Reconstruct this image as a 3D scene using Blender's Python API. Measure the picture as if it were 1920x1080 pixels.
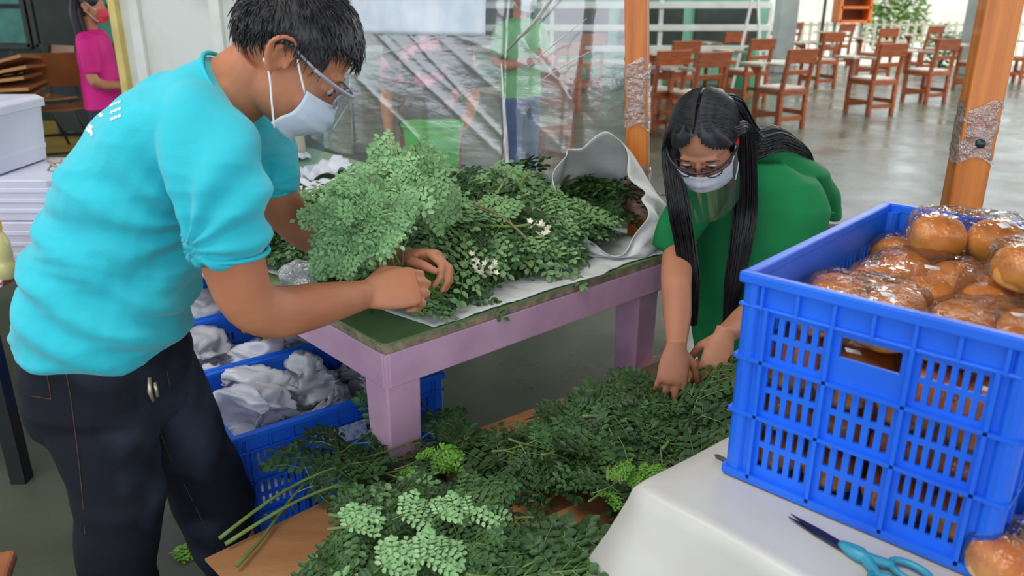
import bpy, bmesh, math, random
import numpy as np
from mathutils import Vector, Matrix, Euler, noise
from mathutils.bvhtree import BVHTree

for o in list(bpy.data.objects):
    bpy.data.objects.remove(o)
scene = bpy.context.scene
COL = scene.collection
random.seed(7)
PI = math.pi

# ------------------------------------------------------------------ camera
H, PITCH, FPX = 1.55, math.radians(20.0), 1500.0
cp, sp = math.cos(PITCH), math.sin(PITCH)
cam_d = bpy.data.cameras.new('camera')
cam = bpy.data.objects.new('camera', cam_d)
COL.objects.link(cam)
cam.location = (0, 0, H)
cam.rotation_euler = (PI/2 - PITCH, 0, 0)
cam_d.sensor_width = 36.0
cam_d.lens = 36.0*FPX/1920.0
cam_d.clip_start = 0.05
cam_d.clip_end = 400
cam_d.dof.use_dof = True
cam_d.dof.focus_distance = 1.9
cam_d.dof.aperture_fstop = 4.0
scene.camera = cam

# ------------------------------------------------------------------ world, sun, added fill lamps, exposure
w = bpy.data.worlds.new('sky')
scene.world = w
w.use_nodes = True
nt = w.node_tree
nt.nodes.clear()
wo = nt.nodes.new('ShaderNodeOutputWorld')
bg = nt.nodes.new('ShaderNodeBackground')
bg.inputs[0].default_value = (0.86, 0.93, 1.0, 1)
bg.inputs[1].default_value = 2.1
nt.links.new(bg.outputs[0], wo.inputs[0])

sd = bpy.data.lights.new('sun', 'SUN')
sd.energy = 2.6
sd.angle = math.radians(1.5)
sd.color = (1.0, 0.95, 0.86)
sun = bpy.data.objects.new('sun', sd)
COL.objects.link(sun)
sun.rotation_euler = Euler((math.radians(-28), math.radians(24), 0))

def fill_area(name, loc, sx, sy, power, col=(1, 0.98, 0.95)):
    d = bpy.data.lights.new(name, 'AREA')
    d.shape = 'RECTANGLE'
    d.size, d.size_y = sx, sy
    d.energy = power
    d.color = col
    o = bpy.data.objects.new(name, d)
    COL.objects.link(o)
    o.location = loc
    return o
fill_area('fill_panel', (-1.6, 0.6, 4.9), 3.0, 3.6, 160)  # unseen overhead area lamp, added to brighten the foreground
fill_area('fill_panel', (7.0, 9.0, 4.9), 7.0, 2.0, 420)  # this and the next are added lamps that brighten the far hall
fill_area('fill_panel', (7.0, 14.0, 4.9), 7.0, 2.0, 420)

scene.view_settings.view_transform = 'Standard'
scene.view_settings.look = 'None'
scene.view_settings.gamma = 1.0
scene.view_settings.use_curve_mapping = False
scene.view_settings.exposure = 0.0

# ------------------------------------------------------------------ helpers
def WD(px, py, y):
    """photo pixel + forward distance -> world point"""
    u, v = (px-960)/FPX, (py-540)/FPX
    zc = y/(cp - v*sp)
    return Vector((u*zc, y, H + zc*(-sp - v*cp)))
def WZ(px, py, z):
    """photo pixel + height -> world point"""
    u, v = (px-960)/FPX, (py-540)/FPX
    zc = (H-z)/(sp + v*cp)
    return Vector((u*zc, zc*(cp - v*sp), z))

def lin(c):
    r = []
    for x in c[:3]:
        x = x/255.0
        r.append(x/12.92 if x <= 0.04045 else ((x+0.055)/1.055)**2.4)
    return (r[0], r[1], r[2], 1.0)

MATS = {}
def mat(name, col, rough=0.6, col2=None, scale=6.0, bump=0.0, bscale=60.0, spec=0.4, metal=0.0,
        detail=4.0, trans=0.0, contrast=(0.35, 0.65), stretch=None, sss=0.0, rand=0.0, coat=0.0, sheen=0.0):
    if name in MATS:
        return MATS[name]
    m = bpy.data.materials.new(name)
    m.use_nodes = True
    n, l = m.node_tree.nodes, m.node_tree.links
    b = n['Principled BSDF']
    b.inputs['Roughness'].default_value = rough
    b.inputs['Specular IOR Level'].default_value = spec
    b.inputs['Metallic'].default_value = metal
    b.inputs['Coat Weight'].default_value = coat
    b.inputs['Sheen Weight'].default_value = sheen
    if trans:
        b.inputs['Transmission Weight'].default_value = trans
    if sss:
        b.inputs['Subsurface Weight'].default_value = sss
        b.inputs['Subsurface Radius'].default_value = (0.012, 0.005, 0.003)
        b.inputs['Subsurface Scale'].default_value = 1.0
    c1 = lin(col)
    tc = n.new('ShaderNodeTexCoord')
    src = tc.outputs['Object']
    if stretch:
        mp = n.new('ShaderNodeMapping')
        mp.inputs['Scale'].default_value = stretch
        l.new(src, mp.inputs['Vector'])
        src = mp.outputs['Vector']
    out = None
    if col2 is not None:
        t = n.new('ShaderNodeTexNoise')
        t.inputs['Scale'].default_value = scale
        t.inputs['Detail'].default_value = detail
        l.new(src, t.inputs['Vector'])
        r = n.new('ShaderNodeValToRGB')
        r.color_ramp.elements[0].position, r.color_ramp.elements[1].position = contrast
        r.color_ramp.elements[0].color = c1
        r.color_ramp.elements[1].color = lin(col2)
        l.new(t.outputs['Fac'], r.inputs['Fac'])
        out = r.outputs['Color']
    if rand:
        oi = n.new('ShaderNodeObjectInfo')
        hs = n.new('ShaderNodeHueSaturation')
        mr = n.new('ShaderNodeMapRange')
        mr.inputs['To Min'].default_value = 1-rand
        mr.inputs['To Max'].default_value = 1+rand
        l.new(oi.outputs['Random'], mr.inputs['Value'])
        l.new(mr.outputs['Result'], hs.inputs['Value'])
        if out:
            l.new(out, hs.inputs['Color'])
        else:
            hs.inputs['Color'].default_value = c1
        out = hs.outputs['Color']
    if out:
        l.new(out, b.inputs['Base Color'])
    else:
        b.inputs['Base Color'].default_value = c1
    if bump:
        t2 = n.new('ShaderNodeTexNoise')
        t2.inputs['Scale'].default_value = bscale
        t2.inputs['Detail'].default_value = 3
        l.new(src, t2.inputs['Vector'])
        bp = n.new('ShaderNodeBump')
        bp.inputs['Strength'].default_value = bump
        bp.inputs['Distance'].default_value = 0.01
        l.new(t2.outputs['Fac'], bp.inputs['Height'])
        l.new(bp.outputs['Normal'], b.inputs['Normal'])
    MATS[name] = m
    return m

def film(name, tint=(0.93, 0.95, 0.96), gloss=0.10, rough=0.12, bscale=9.0, bump=0.6, haze=0.05, stretch=(1, 1, 1), fres=0.8):
    """clear plastic film: mostly see-through, a glossy skin and a little milky haze"""
    if name in MATS:
        return MATS[name]
    m = bpy.data.materials.new(name)
    m.use_nodes = True
    n, l = m.node_tree.nodes, m.node_tree.links
    n.clear()
    out = n.new('ShaderNodeOutputMaterial')
    tr = n.new('ShaderNodeBsdfTransparent')
    tr.inputs[0].default_value = (*tint, 1)
    gl = n.new('ShaderNodeBsdfGlossy')
    gl.inputs['Roughness'].default_value = rough
    gl.inputs['Color'].default_value = (1, 1, 1, 1)
    df = n.new('ShaderNodeBsdfDiffuse')
    df.inputs[0].default_value = (0.8, 0.82, 0.82, 1)
    m1, m2 = n.new('ShaderNodeMixShader'), n.new('ShaderNodeMixShader')
    tc = n.new('ShaderNodeTexCoord')
    mp = n.new('ShaderNodeMapping')
    mp.inputs['Scale'].default_value = stretch
    t = n.new('ShaderNodeTexNoise')
    t.inputs['Scale'].default_value = bscale
    t.inputs['Detail'].default_value = 4
    l.new(tc.outputs['Object'], mp.inputs['Vector'])
    l.new(mp.outputs['Vector'], t.inputs['Vector'])
    bp = n.new('ShaderNodeBump')
    bp.inputs['Strength'].default_value = bump
    bp.inputs['Distance'].default_value = 0.03
    l.new(t.outputs['Fac'], bp.inputs['Height'])
    l.new(bp.outputs['Normal'], gl.inputs['Normal'])
    fr = n.new('ShaderNodeFresnel')
    fr.inputs['IOR'].default_value = 1.45
    l.new(bp.outputs['Normal'], fr.inputs['Normal'])
    ad = n.new('ShaderNodeMath')
    ad.operation = 'MULTIPLY_ADD'
    ad.inputs[1].default_value = fres
    ad.inputs[2].default_value = gloss
    ad.use_clamp = True
    l.new(fr.outputs[0], ad.inputs[0])
    m1.inputs[0].default_value = haze
    l.new(tr.outputs[0], m1.inputs[1])
    l.new(df.outputs[0], m1.inputs[2])
    l.new(ad.outputs[0], m2.inputs[0])
    l.new(m1.outputs[0], m2.inputs[1])
    l.new(gl.outputs[0], m2.inputs[2])
    l.new(m2.outputs[0], out.inputs[0])
    MATS[name] = m
    return m

def tag(o, label=None, cat=None, group=None, kind=None):
    if label: o['label'] = label
    if cat: o['category'] = cat
    if group: o['group'] = group
    if kind: o['kind'] = kind
    return o

ORG = {}
def thing(name, label, cat, loc=(0, 0, 0), rz=0.0, group=None, local=False):
    o = bpy.data.objects.new(name, None)
    COL.objects.link(o)
    o.empty_display_size = 0.05
    o.location = loc
    o.rotation_euler = (0, 0, rz)
    tag(o, label, cat, group)
    ORG[o.name] = Vector((0, 0, 0)) if local else Vector(loc)
    return o

def link_mesh(name, me, m, parent=None):
    o = bpy.data.objects.new(name, me)
    COL.objects.link(o)
    if m is not None:
        for x in (m if isinstance(m, (list, tuple)) else [m]):
            me.materials.append(x)
    if parent is not None:
        o.parent = parent
        off = ORG.get(parent.name, Vector((0, 0, 0)))
        ORG[o.name] = off.copy()
        if off.length > 0:
            me.transform(Matrix.Translation(-off))
    return o

class MB:
    def __init__(s):
        s.v, s.f, s.mi = [], [], []
        s.m = 0
    def add(s, vs, fs):
        k = len(s.v)
        s.v += [tuple(p) for p in vs]
        for f in fs:
            s.f.append(tuple(i+k for i in f))
            s.mi.append(s.m)
        return s
    def box(s, c, size, M=None):
        hx, hy, hz = size[0]/2, size[1]/2, size[2]/2
        vs = [Vector((x, y, z)) for x in (-hx, hx) for y in (-hy, hy) for z in (-hz, hz)]
        if M is not None:
            vs = [M @ p for p in vs]
        c = Vector(c)
        return s.add([p+c for p in vs], [(0, 1, 3, 2), (4, 6, 7, 5), (0, 4, 5, 1), (2, 3, 7, 6), (0, 2, 6, 4), (1, 5, 7, 3)])
    def bar(s, a, b, wx, wz, up=(0, 0, 1)):
        """square bar from a to b"""
        a, b, up = Vector(a), Vector(b), Vector(up)
        d = (b-a).normalized()
        if abs(d.dot(up)) > 0.98:
            up = Vector((1, 0, 0))
        sx = d.cross(up).normalized()*wx/2
        sz = sx.cross(d).normalized()*wz/2
        vs = []
        for p in (a, b):
            vs += [p-sx-sz, p+sx-sz, p+sx+sz, p-sx+sz]
        return s.add(vs, [(3, 2, 1, 0), (4, 5, 6, 7), (0, 1, 5, 4), (1, 2, 6, 5), (2, 3, 7, 6), (3, 0, 4, 7)])
    def loft(s, rings, caps=True, closed=True):
        n = len(rings[0])
        vs = [p for r in rings for p in r]
        fs = []
        m = n if closed else n-1
        for i in range(len(rings)-1):
            for j in range(m):
                k = (j+1) % n
                fs.append((i*n+j, i*n+k, (i+1)*n+k, (i+1)*n+j))
        if caps:
            fs.append(tuple(range(n-1, -1, -1)))
            fs.append(tuple(range((len(rings)-1)*n, len(rings)*n)))
        return s.add(vs, fs)
    def tube(s, pts, rad, n=8, caps=True, flat=1.0, up=None, sub=0):
        pts = [Vector(p) for p in pts]
        if not isinstance(rad, (list, tuple)):
            rad = [rad]*len(pts)
        rad = list(rad)
        if sub:
            pts, rad = smooth_path(pts, rad, sub)
        rings = []
        ref = Vector(up) if up is not None else Vector((0.13, 0.21, 0.97))
        for i, p in enumerate(pts):
            a = pts[max(0, i-1)]
            b = pts[min(len(pts)-1, i+1)]
            d = (b-a)
            d = d.normalized() if d.length > 1e-9 else Vector((0, 0, 1))
            sx = d.cross(ref)
            if sx.length < 1e-3:
                sx = d.cross(Vector((1, 0, 0)))
            sx.normalize()
            sy = sx.cross(d).normalized()
            if up is None:
                ref = sy
            r = rad[i]
            ra, rb = (r if isinstance(r, tuple) else (r, r*flat))
            rings.append([p + sx*math.cos(t)*ra + sy*math.sin(t)*rb for t in [2*PI*j/n for j in range(n)]])
        return s.loft(rings, caps)
    def ell(s, c, r, M=None, nu=14, nv=10):
        c = Vector(c)
        rings = []
        for i in range(nv+1):
            th = PI*(0.02+0.96*i/nv)
            ring = []
            for j in range(nu):
                ph = 2*PI*j/nu
                p = Vector((math.sin(th)*math.cos(ph)*r[0], math.sin(th)*math.sin(ph)*r[1], -math.cos(th)*r[2]))
                ring.append(c + (M @ p if M is not None else p))
            rings.append(ring)
        return s.loft(rings, True)
    def lathe(s, prof, n=20, c=(0, 0, 0), caps=True):
        c = Vector(c)
        return s.loft([[c+Vector((r*math.cos(2*PI*j/n), r*math.sin(2*PI*j/n), z)) for j in range(n)] for r, z in prof], caps)
    def prism(s, poly, z0, z1):
        n = len(poly)
        return s.loft([[Vector((x, y, z0)) for x, y in poly], [Vector((x, y, z1)) for x, y in poly]], True)
    def grid(s, fn, nu, nv):
        vs = [fn(i/nu, j/nv) for i in range(nu+1) for j in range(nv+1)]
        fs = [(i*(nv+1)+j, (i+1)*(nv+1)+j, (i+1)*(nv+1)+j+1, i*(nv+1)+j+1) for i in range(nu) for j in range(nv)]
        return s.add(vs, fs)
    def mesh(s, name, smooth=False, fix=True):
        me = bpy.data.meshes.new(name)
        me.from_pydata(s.v, [], s.f)
        if any(s.mi):
            me.polygons.foreach_set('material_index', s.mi)
        if fix:
            bm = bmesh.new()
            bm.from_mesh(me)
            bmesh.ops.recalc_face_normals(bm, faces=bm.faces)
            bm.to_mesh(me)
            bm.free()
        if smooth:
            me.polygons.foreach_set('use_smooth', [True]*len(me.polygons))
        me.update()
        return me
    def build(s, name, m, parent=None, smooth=False, bevel=0.0, solid=0.0, fix=True):
        o = link_mesh(name, s.mesh(name, smooth, fix), m, parent)
        if solid:
            md = o.modifiers.new('solid', 'SOLIDIFY')
            md.thickness = solid
            md.offset = 0
        if bevel:
            md = o.modifiers.new('bevel', 'BEVEL')
            md.width = bevel
            md.segments = 2
            md.limit_method = 'ANGLE'
        return o

def smooth_path(pts, rad, sub):
    """Catmull-Rom subdivision of a path with radii"""
    def g(a, b, c, d, t):
        return 0.5*((2*b) + (c-a)*t + (2*a-5*b+4*c-d)*t*t + (3*b-a-3*c+d)*t*t*t)
    P, Rr = [], []
    n = len(pts)
    for i in range(n-1):
        a, b, c, d = pts[max(0, i-1)], pts[i], pts[i+1], pts[min(n-1, i+2)]
        for k in range(sub):
            t = k/sub
            P.append(g(a, b, c, d, t))
            r0, r1 = rad[i], rad[i+1]
            if isinstance(r0, tuple):
                Rr.append((r0[0]*(1-t)+r1[0]*t, r0[1]*(1-t)+r1[1]*t))
            else:
                Rr.append(r0*(1-t)+r1*t)
    P.append(pts[-1])
    Rr.append(rad[-1])
    return P, Rr

def fuse(mb, name, m, parent, voxel=0.005, it=4, disp=None, fac=0.5):
    """union of closed shapes -> one continuous smooth surface"""
    me = mb.mesh('tmp')
    t = bpy.data.objects.new('tmp', me)
    COL.objects.link(t)
    md = t.modifiers.new('r', 'REMESH')
    md.mode = 'VOXEL'
    md.voxel_size = voxel
    if it:
        md = t.modifiers.new('s', 'SMOOTH')
        md.factor = fac
        md.iterations = it
    dg = bpy.context.evaluated_depsgraph_get()
    dg.update()
    new = bpy.data.meshes.new_from_object(t.evaluated_get(dg))
    bpy.data.objects.remove(t)
    bpy.data.meshes.remove(me)
    new.name = name
    if disp is not None:
        nr = [v.normal.copy() for v in new.vertices]
        for v, k in zip(new.vertices, nr):
            v.co = v.co + k*disp(v.co, k)
    new.polygons.foreach_set('use_smooth', [True]*len(new.polygons))
    new.update()
    return link_mesh(name, new, m, parent)

def struct(o):
    o['kind'] = 'structure'
    return o

def copy_tree(o, parent=None):
    c = o.copy()
    COL.objects.link(c)
    if parent is not None:
        c.parent = parent
    for ch in list(o.children):
        copy_tree(ch, c)
    return c

def nz(p, s=1.0, o=0.0):
    return noise.noise(Vector((p[0]*s+o, p[1]*s+o*1.7, p[2]*s-o)))
# ================================================================== SETTING
def floor_material():
    m = mat('floor_concrete', (92, 96, 80), 0.3, (64, 68, 54), 1.3, 0.05, 40, spec=0.6, detail=8, contrast=(0.3, 0.7))
    n, l = m.node_tree.nodes, m.node_tree.links
    b = n['Principled BSDF']
    tc = n.new('ShaderNodeTexCoord')
    t = n.new('ShaderNodeTexNoise')
    t.inputs['Scale'].default_value = 2.2
    t.inputs['Detail'].default_value = 6
    l.new(tc.outputs['Object'], t.inputs['Vector'])
    mr = n.new('ShaderNodeMapRange')
    mr.inputs['From Min'].default_value = 0.3
    mr.inputs['From Max'].default_value = 0.7
    mr.inputs['To Min'].default_value = 0.16
    mr.inputs['To Max'].default_value = 0.4
    l.new(t.outputs['Fac'], mr.inputs['Value'])
    l.new(mr.outputs['Result'], b.inputs['Roughness'])
    return m
fb = MB()
fb.box((1.5, 7.5, -0.05), (27, 25, 0.1))
struct(fb.build('floor', floor_material()))

gb = MB()
gb.box((8, 60, -0.12), (120, 80, 0.1))
struct(gb.build('ground_outside', mat('sunlit_concrete', (214, 208, 192), 0.8, (188, 184, 168), 0.6, detail=6)))

cb = MB()
cb.box((1.5, 7.4, 5.1), (26, 24, 0.12))
struct(cb.build('ceiling', mat('roof_sheet', (168, 170, 166), 0.7, (150, 152, 148), 2.0)))

WHITE_P = mat('white_paint_dirty', (214, 218, 212), 0.6, (180, 182, 174), 2.4, 0.15, 18, detail=8, contrast=(0.42, 0.74))
CREAM = mat('yellow_paint', (222, 200, 128), 0.6, (200, 176, 104), 9)
# white panel wall behind the man
wl = MB()
p0, p1 = WD(276, 300, 5.0), WD(540, 300, 4.7)
d = (p1-p0); d.z = 0
ang = math.atan2(d.y, d.x)
Mz = Matrix.Rotation(ang, 3, 'Z')
mid = Vector(((p0.x+p1.x)/2, (p0.y+p1.y)/2, 1.3))
wl.box(mid, (d.length, 0.06, 2.6), Mz)
wall_left = struct(wl.build('wall_left', WHITE_P))
nrm = Mz @ Vector((0, -1, 0))
for k, t in enumerate((0.115, 0.66, 0.96)):
    b = MB()
    c = Vector((p0.x, p0.y, 1.3)) + d*t + nrm*0.045
    b.box(c, (0.07, 0.03, 2.6), Mz)
    b.build('batten', mat('white_batten', (226, 229, 224), 0.55, (204, 206, 198), 4), wall_left, bevel=0.004)
b = MB()
b.box(Vector((p0.x, p0.y, 1.3)) + nrm*0.03 - d.normalized()*0.02, (0.05, 0.09, 2.6), Mz)
struct(b.build('trim_1', CREAM, bevel=0.006))

# dark green classroom wall far left, with louvred teal windows
GREEN_W = mat('dark_green_wall', (38, 58, 50), 0.6, (26, 42, 38), 3)
TEAL_P = mat('teal_pane', (62, 146, 128), 0.35, (44, 112, 100), 5)
b = MB()
b.box((-6.2, 9.6, 1.6), (7.0, 0.12, 3.2))
wall_far = struct(b.build('wall_far_left', GREEN_W))
for i in range(7):
    x = -7.6 + i*0.62
    b = MB()
    for (cx, cz, sx, sz) in ((0, 1.02, 0.56, 0.05), (0, 2.3, 0.56, 0.05), (-0.27, 1.66, 0.05, 1.3), (0.27, 1.66, 0.05, 1.3)):
        b.box((x+cx, 9.5, cz), (sx, 0.08, sz))
    wf = struct(b.build('window_%d' % (i+1), mat('window_frame_dark', (44, 52, 46), 0.5)))
    for k in range(3):
        b = MB()
        b.box((x, 9.52, 1.24+k*0.42), (0.48, 0.02, 0.37))
        b.build('pane', TEAL_P, wf)
b = MB()
b.box((-4.15, 7.8, 1.6), (0.32, 0.32, 3.2))
struct(b.build('pillar_dark', mat('dark_post', (52, 58, 52), 0.6, (38, 44, 40), 4), bevel=0.01))
# low ochre platform under the stacked chairs
b = MB()
b.box((-4.9, 7.3, 0.15), (3.6, 2.8, 0.3))
struct(b.build('stage_platform', mat('ochre_floor', (176, 148, 62), 0.55, (150, 128, 54), 4), bevel=0.01))

# far side of the hall: green wall, white railings, open bays
b = MB()
b.box((-1.0, 17.6, 1.7), (12.6, 0.15, 3.4))
wall_back = struct(b.build('wall_back', mat('mint_wall', (120, 176, 152), 0.6, (98, 152, 130), 1.5)))
for i in range(8):
    x = -6.4 + i*1.55
    b = MB()
    b.box((x, 17.48, 0.95), (1.3, 0.06, 0.9))
    b.build('dark_panel', mat('dark_panel', (46, 58, 52), 0.5, (30, 40, 36), 2), wall_back)
    b = MB()
    for k in range(9):
        b.box((x, 17.46, 1.65+k*0.11), (1.1, 0.05, 0.07), Matrix.Rotation(0.5, 3, 'X'))
    struct(b.build('window_%d' % (i+8), mat('louvre', (150, 190, 160), 0.4)))
WHT = mat('white_enamel', (226, 228, 222), 0.45, (206, 208, 200), 3)
def railing(x0, x1, y, label):
    r = thing('white_railing', label, 'railing', ((x0+x1)/2, y, 0))
    for z in (1.42, 1.06, 0.72):
        b = MB(); b.bar((x0, y, z), (x1, y, z), 0.07, 0.10); b.build('rail', WHT, r, bevel=0.005)
    n = max(2, int((x1-x0)/1.5))
    for i in range(n+1):
        x = x0 + (x1-x0)*i/n
        b = MB(); b.bar((x, y+0.05, 0), (x, y+0.05, 1.5), 0.07, 0.07); b.build('post', WHT, r, bevel=0.005)
railing(-3.0, 4.35, 14.2, 'white painted railing with three rails at the far side of the hall')
b = MB()
b.box((0.8, 15.2, 0.42), (8.6, 0.42, 0.06)); seat = b
rb = thing('spectator_bench', 'long pale bench behind the white railing at the far wall', 'bench', (0.8, 15.2, 0))
seat.build('seat', WHT, rb, bevel=0.005)
for i in range(5):
    b = MB(); b.box((-3.0+i*1.9, 15.2, 0.2), (0.08, 0.36, 0.4)); b.build('leg', WHT, rb)
# grey pillars of the open side
for i, (px, y, wd) in enumerate(((1838, 17.5, 0.5), (1470, 18.0, 0.4))):
    p = WD(px, 60, y)
    b = MB(); b.box((p.x, y, 2.5), (wd, wd, 5.0))
    struct(b.build('pillar_grey_%d' % (i+1), mat('grey_pillar', (150, 158, 156), 0.6, (130, 138, 136), 2), bevel=0.02))
# low kerb wall and outside fence
FENCE = mat('pale_fence', (208, 204, 184), 0.6, (190, 186, 166), 4)
fr = thing('picket_fence', 'low pale picket fence in the sun beyond the hall', 'fence', (9, 24, -0.07))
for z in (0.35, 0.8):
    b = MB(); b.bar((4.6, 24, z), (18, 24, z), 0.05, 0.06); b.build('rail', FENCE, fr)
pk = MB(); pk.box((0, 0, 0.46), (0.07, 0.03, 0.95)); pkm = pk.mesh('picket'); pkm.materials.append(FENCE)
for i in range(58):
    o = bpy.data.objects.new('picket', pkm); COL.objects.link(o); o.parent = fr
    o.location = (-4.4+i*0.23, -0.05, 0.03)

# ---------------------------------------------------------- planted things outside
def shrub(name, label, cat, c, r, n, leaf, lm, sm, seed, trunk=0.0):
    rnd = random.Random(seed)
    t = thing(name, label, cat, c)
    b = MB()
    for i in range(6):
        a = rnd.random()*2*PI
        top = Vector(c)+Vector((math.cos(a)*r[0]*0.5, math.sin(a)*r[1]*0.5, trunk+r[2]*1.1))
        b.tube([Vector(c), Vector(c)+Vector((0, 0, trunk*0.8+0.05)), top], [0.05 if trunk else 0.02, 0.04 if trunk else 0.015, 0.008], 6)
    b.build('trunk', sm, t, smooth=True)
    b = MB()
    for i in range(n):
        while True:
            q = Vector((rnd.uniform(-1, 1), rnd.uniform(-1, 1), rnd.uniform(-1, 1)))
            if 0.3 < q.length < 1: break
        q = Vector(c)+Vector((q.x*r[0], q.y*r[1], trunk+r[2]+q.z*r[2]))
        a, e = rnd.random()*2*PI, rnd.uniform(-0.7, 0.7)
        dx = Vector((math.cos(a)*math.cos(e), math.sin(a)*math.cos(e), math.sin(e)))*leaf
        dy = dx.cross(Vector((0, 0, 1))).normalized()*leaf*0.35
        b.add([q, q+dx*0.5+dy, q+dx, q+dx*0.5-dy], [(0, 1, 2, 3)])
    o = b.build('foliage', lm, t, fix=False)
    o['kind'] = 'stuff'
LEAF_O = mat('bright_leaf_outside', (150, 176, 96), 0.5, (110, 150, 70), 3)
BARK = mat('bark', (92, 78, 60), 0.8, (66, 56, 44), 8)
pb = WD(1772, 85, 22.0)
shrub('garden_bush', 'sunlit yellow-green bush behind the fence at the top right', 'bush', (pb.x, 25.2, -0.07), (1.0, 0.8, 1.0), 1500, 0.2, LEAF_O, BARK, 3)
shrub('garden_bush', 'small green bush beside the grey pillar at the top right', 'bush', (10.1, 19.6, -0.07), (0.45, 0.45, 0.5), 500, 0.14, mat('mid_leaf_outside', (92, 140, 70), 0.5, (70, 116, 56), 3), BARK, 5)
shrub('garden_tree', 'dark-trunked tree standing outside beyond the orange cabinet', 'tree', (8.3, 22.5, -0.07), (1.6, 1.6, 1.2), 1500, 0.24, mat('deep_leaf_outside', (80, 116, 66), 0.5, (58, 92, 50), 3), mat('dark_bark', (74, 84, 74), 0.85, (52, 60, 52), 6), 9, trunk=1.9)
# distant hedge and pale building outside
b = MB(); b.box((11, 40, 1.9), (34, 1, 4.2))
pale = struct(b.build('wall_outside', mat('bright_plaster', (236, 232, 218), 0.8, (222, 218, 202), 1)))

# ================================================================== TIMBER POSTS
ORANGE = mat('varnished_post_wood', (214, 126, 44), 0.35, (176, 92, 26), 3.0, 0.1, 20, stretch=(14, 14, 0.8), detail=6, contrast=(0.3, 0.7), coat=0.3)
WRAP = film('wrap_film', gloss=0.16, rough=0.15, bscale=40, bump=0.9, haze=0.10)
def timber_post(label, a, b_, wd, wraps):
    t = thing('timber_post', label, 'post', (b_.x, b_.y, 0))
    b = MB(); b.bar(b_, a, wd, wd, up=(0.25, 1, 0)); b.build('beam', ORANGE, t, bevel=0.006)
    for (z0, z1) in wraps:
        b = MB()
        rings = []
        for i in range(9):
            f = i/8
            z = z0+(z1-z0)*f
            c = b_ + (a-b_)*((z-b_.z)/(a.z-b_.z))
            ring = []
            for j in range(20):
                th = 2*PI*j/20
                q = max(abs(math.cos(th)), abs(math.sin(th)))
                rr = (wd*0.5+0.006)/q*0.98
                rr = min(rr, wd*0.66) + 0.006*noise.noise(Vector((th*2, z*40, z0*9)))
                ring.append(c+Matrix.Rotation(-0.25, 3, 'Z') @ Vector((rr*math.cos(th), rr*math.sin(th), 0.012*math.sin(th*3+f*5))))
            rings.append(ring)
        b.loft(rings, caps=False)
        b.build('plastic_wrap', WRAP, t, smooth=True)
    return t
pt = WD(1193, -140, 2.66); pbm = WD(1199, 640, 2.66)
dirp = (pt-pbm)/(pt.z-pbm.z)
timber_post('orange timber post standing at the end of the pink table', pbm+dirp*(3.0-pbm.z), pbm-dirp*pbm.z, 0.072, ((1.15, 1.36), (0.85, 1.02)))
q = WD(1838, 200, 2.05)
tp = timber_post('leaning-looking orange timber post behind the bread crate', Vector((q.x, q.y, 3.0)), Vector((q.x, q.y, 0)), 0.082, ((1.16, 1.30),))
b = MB(); b.tube([(q.x-0.008, q.y-0.039, 1.205), (q.x-0.008, q.y-0.052, 1.205)], 0.011, 10)
b.build('bolt', mat('dull_bolt', (70, 80, 84), 0.4, metal=0.7), tp, smooth=True)

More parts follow.
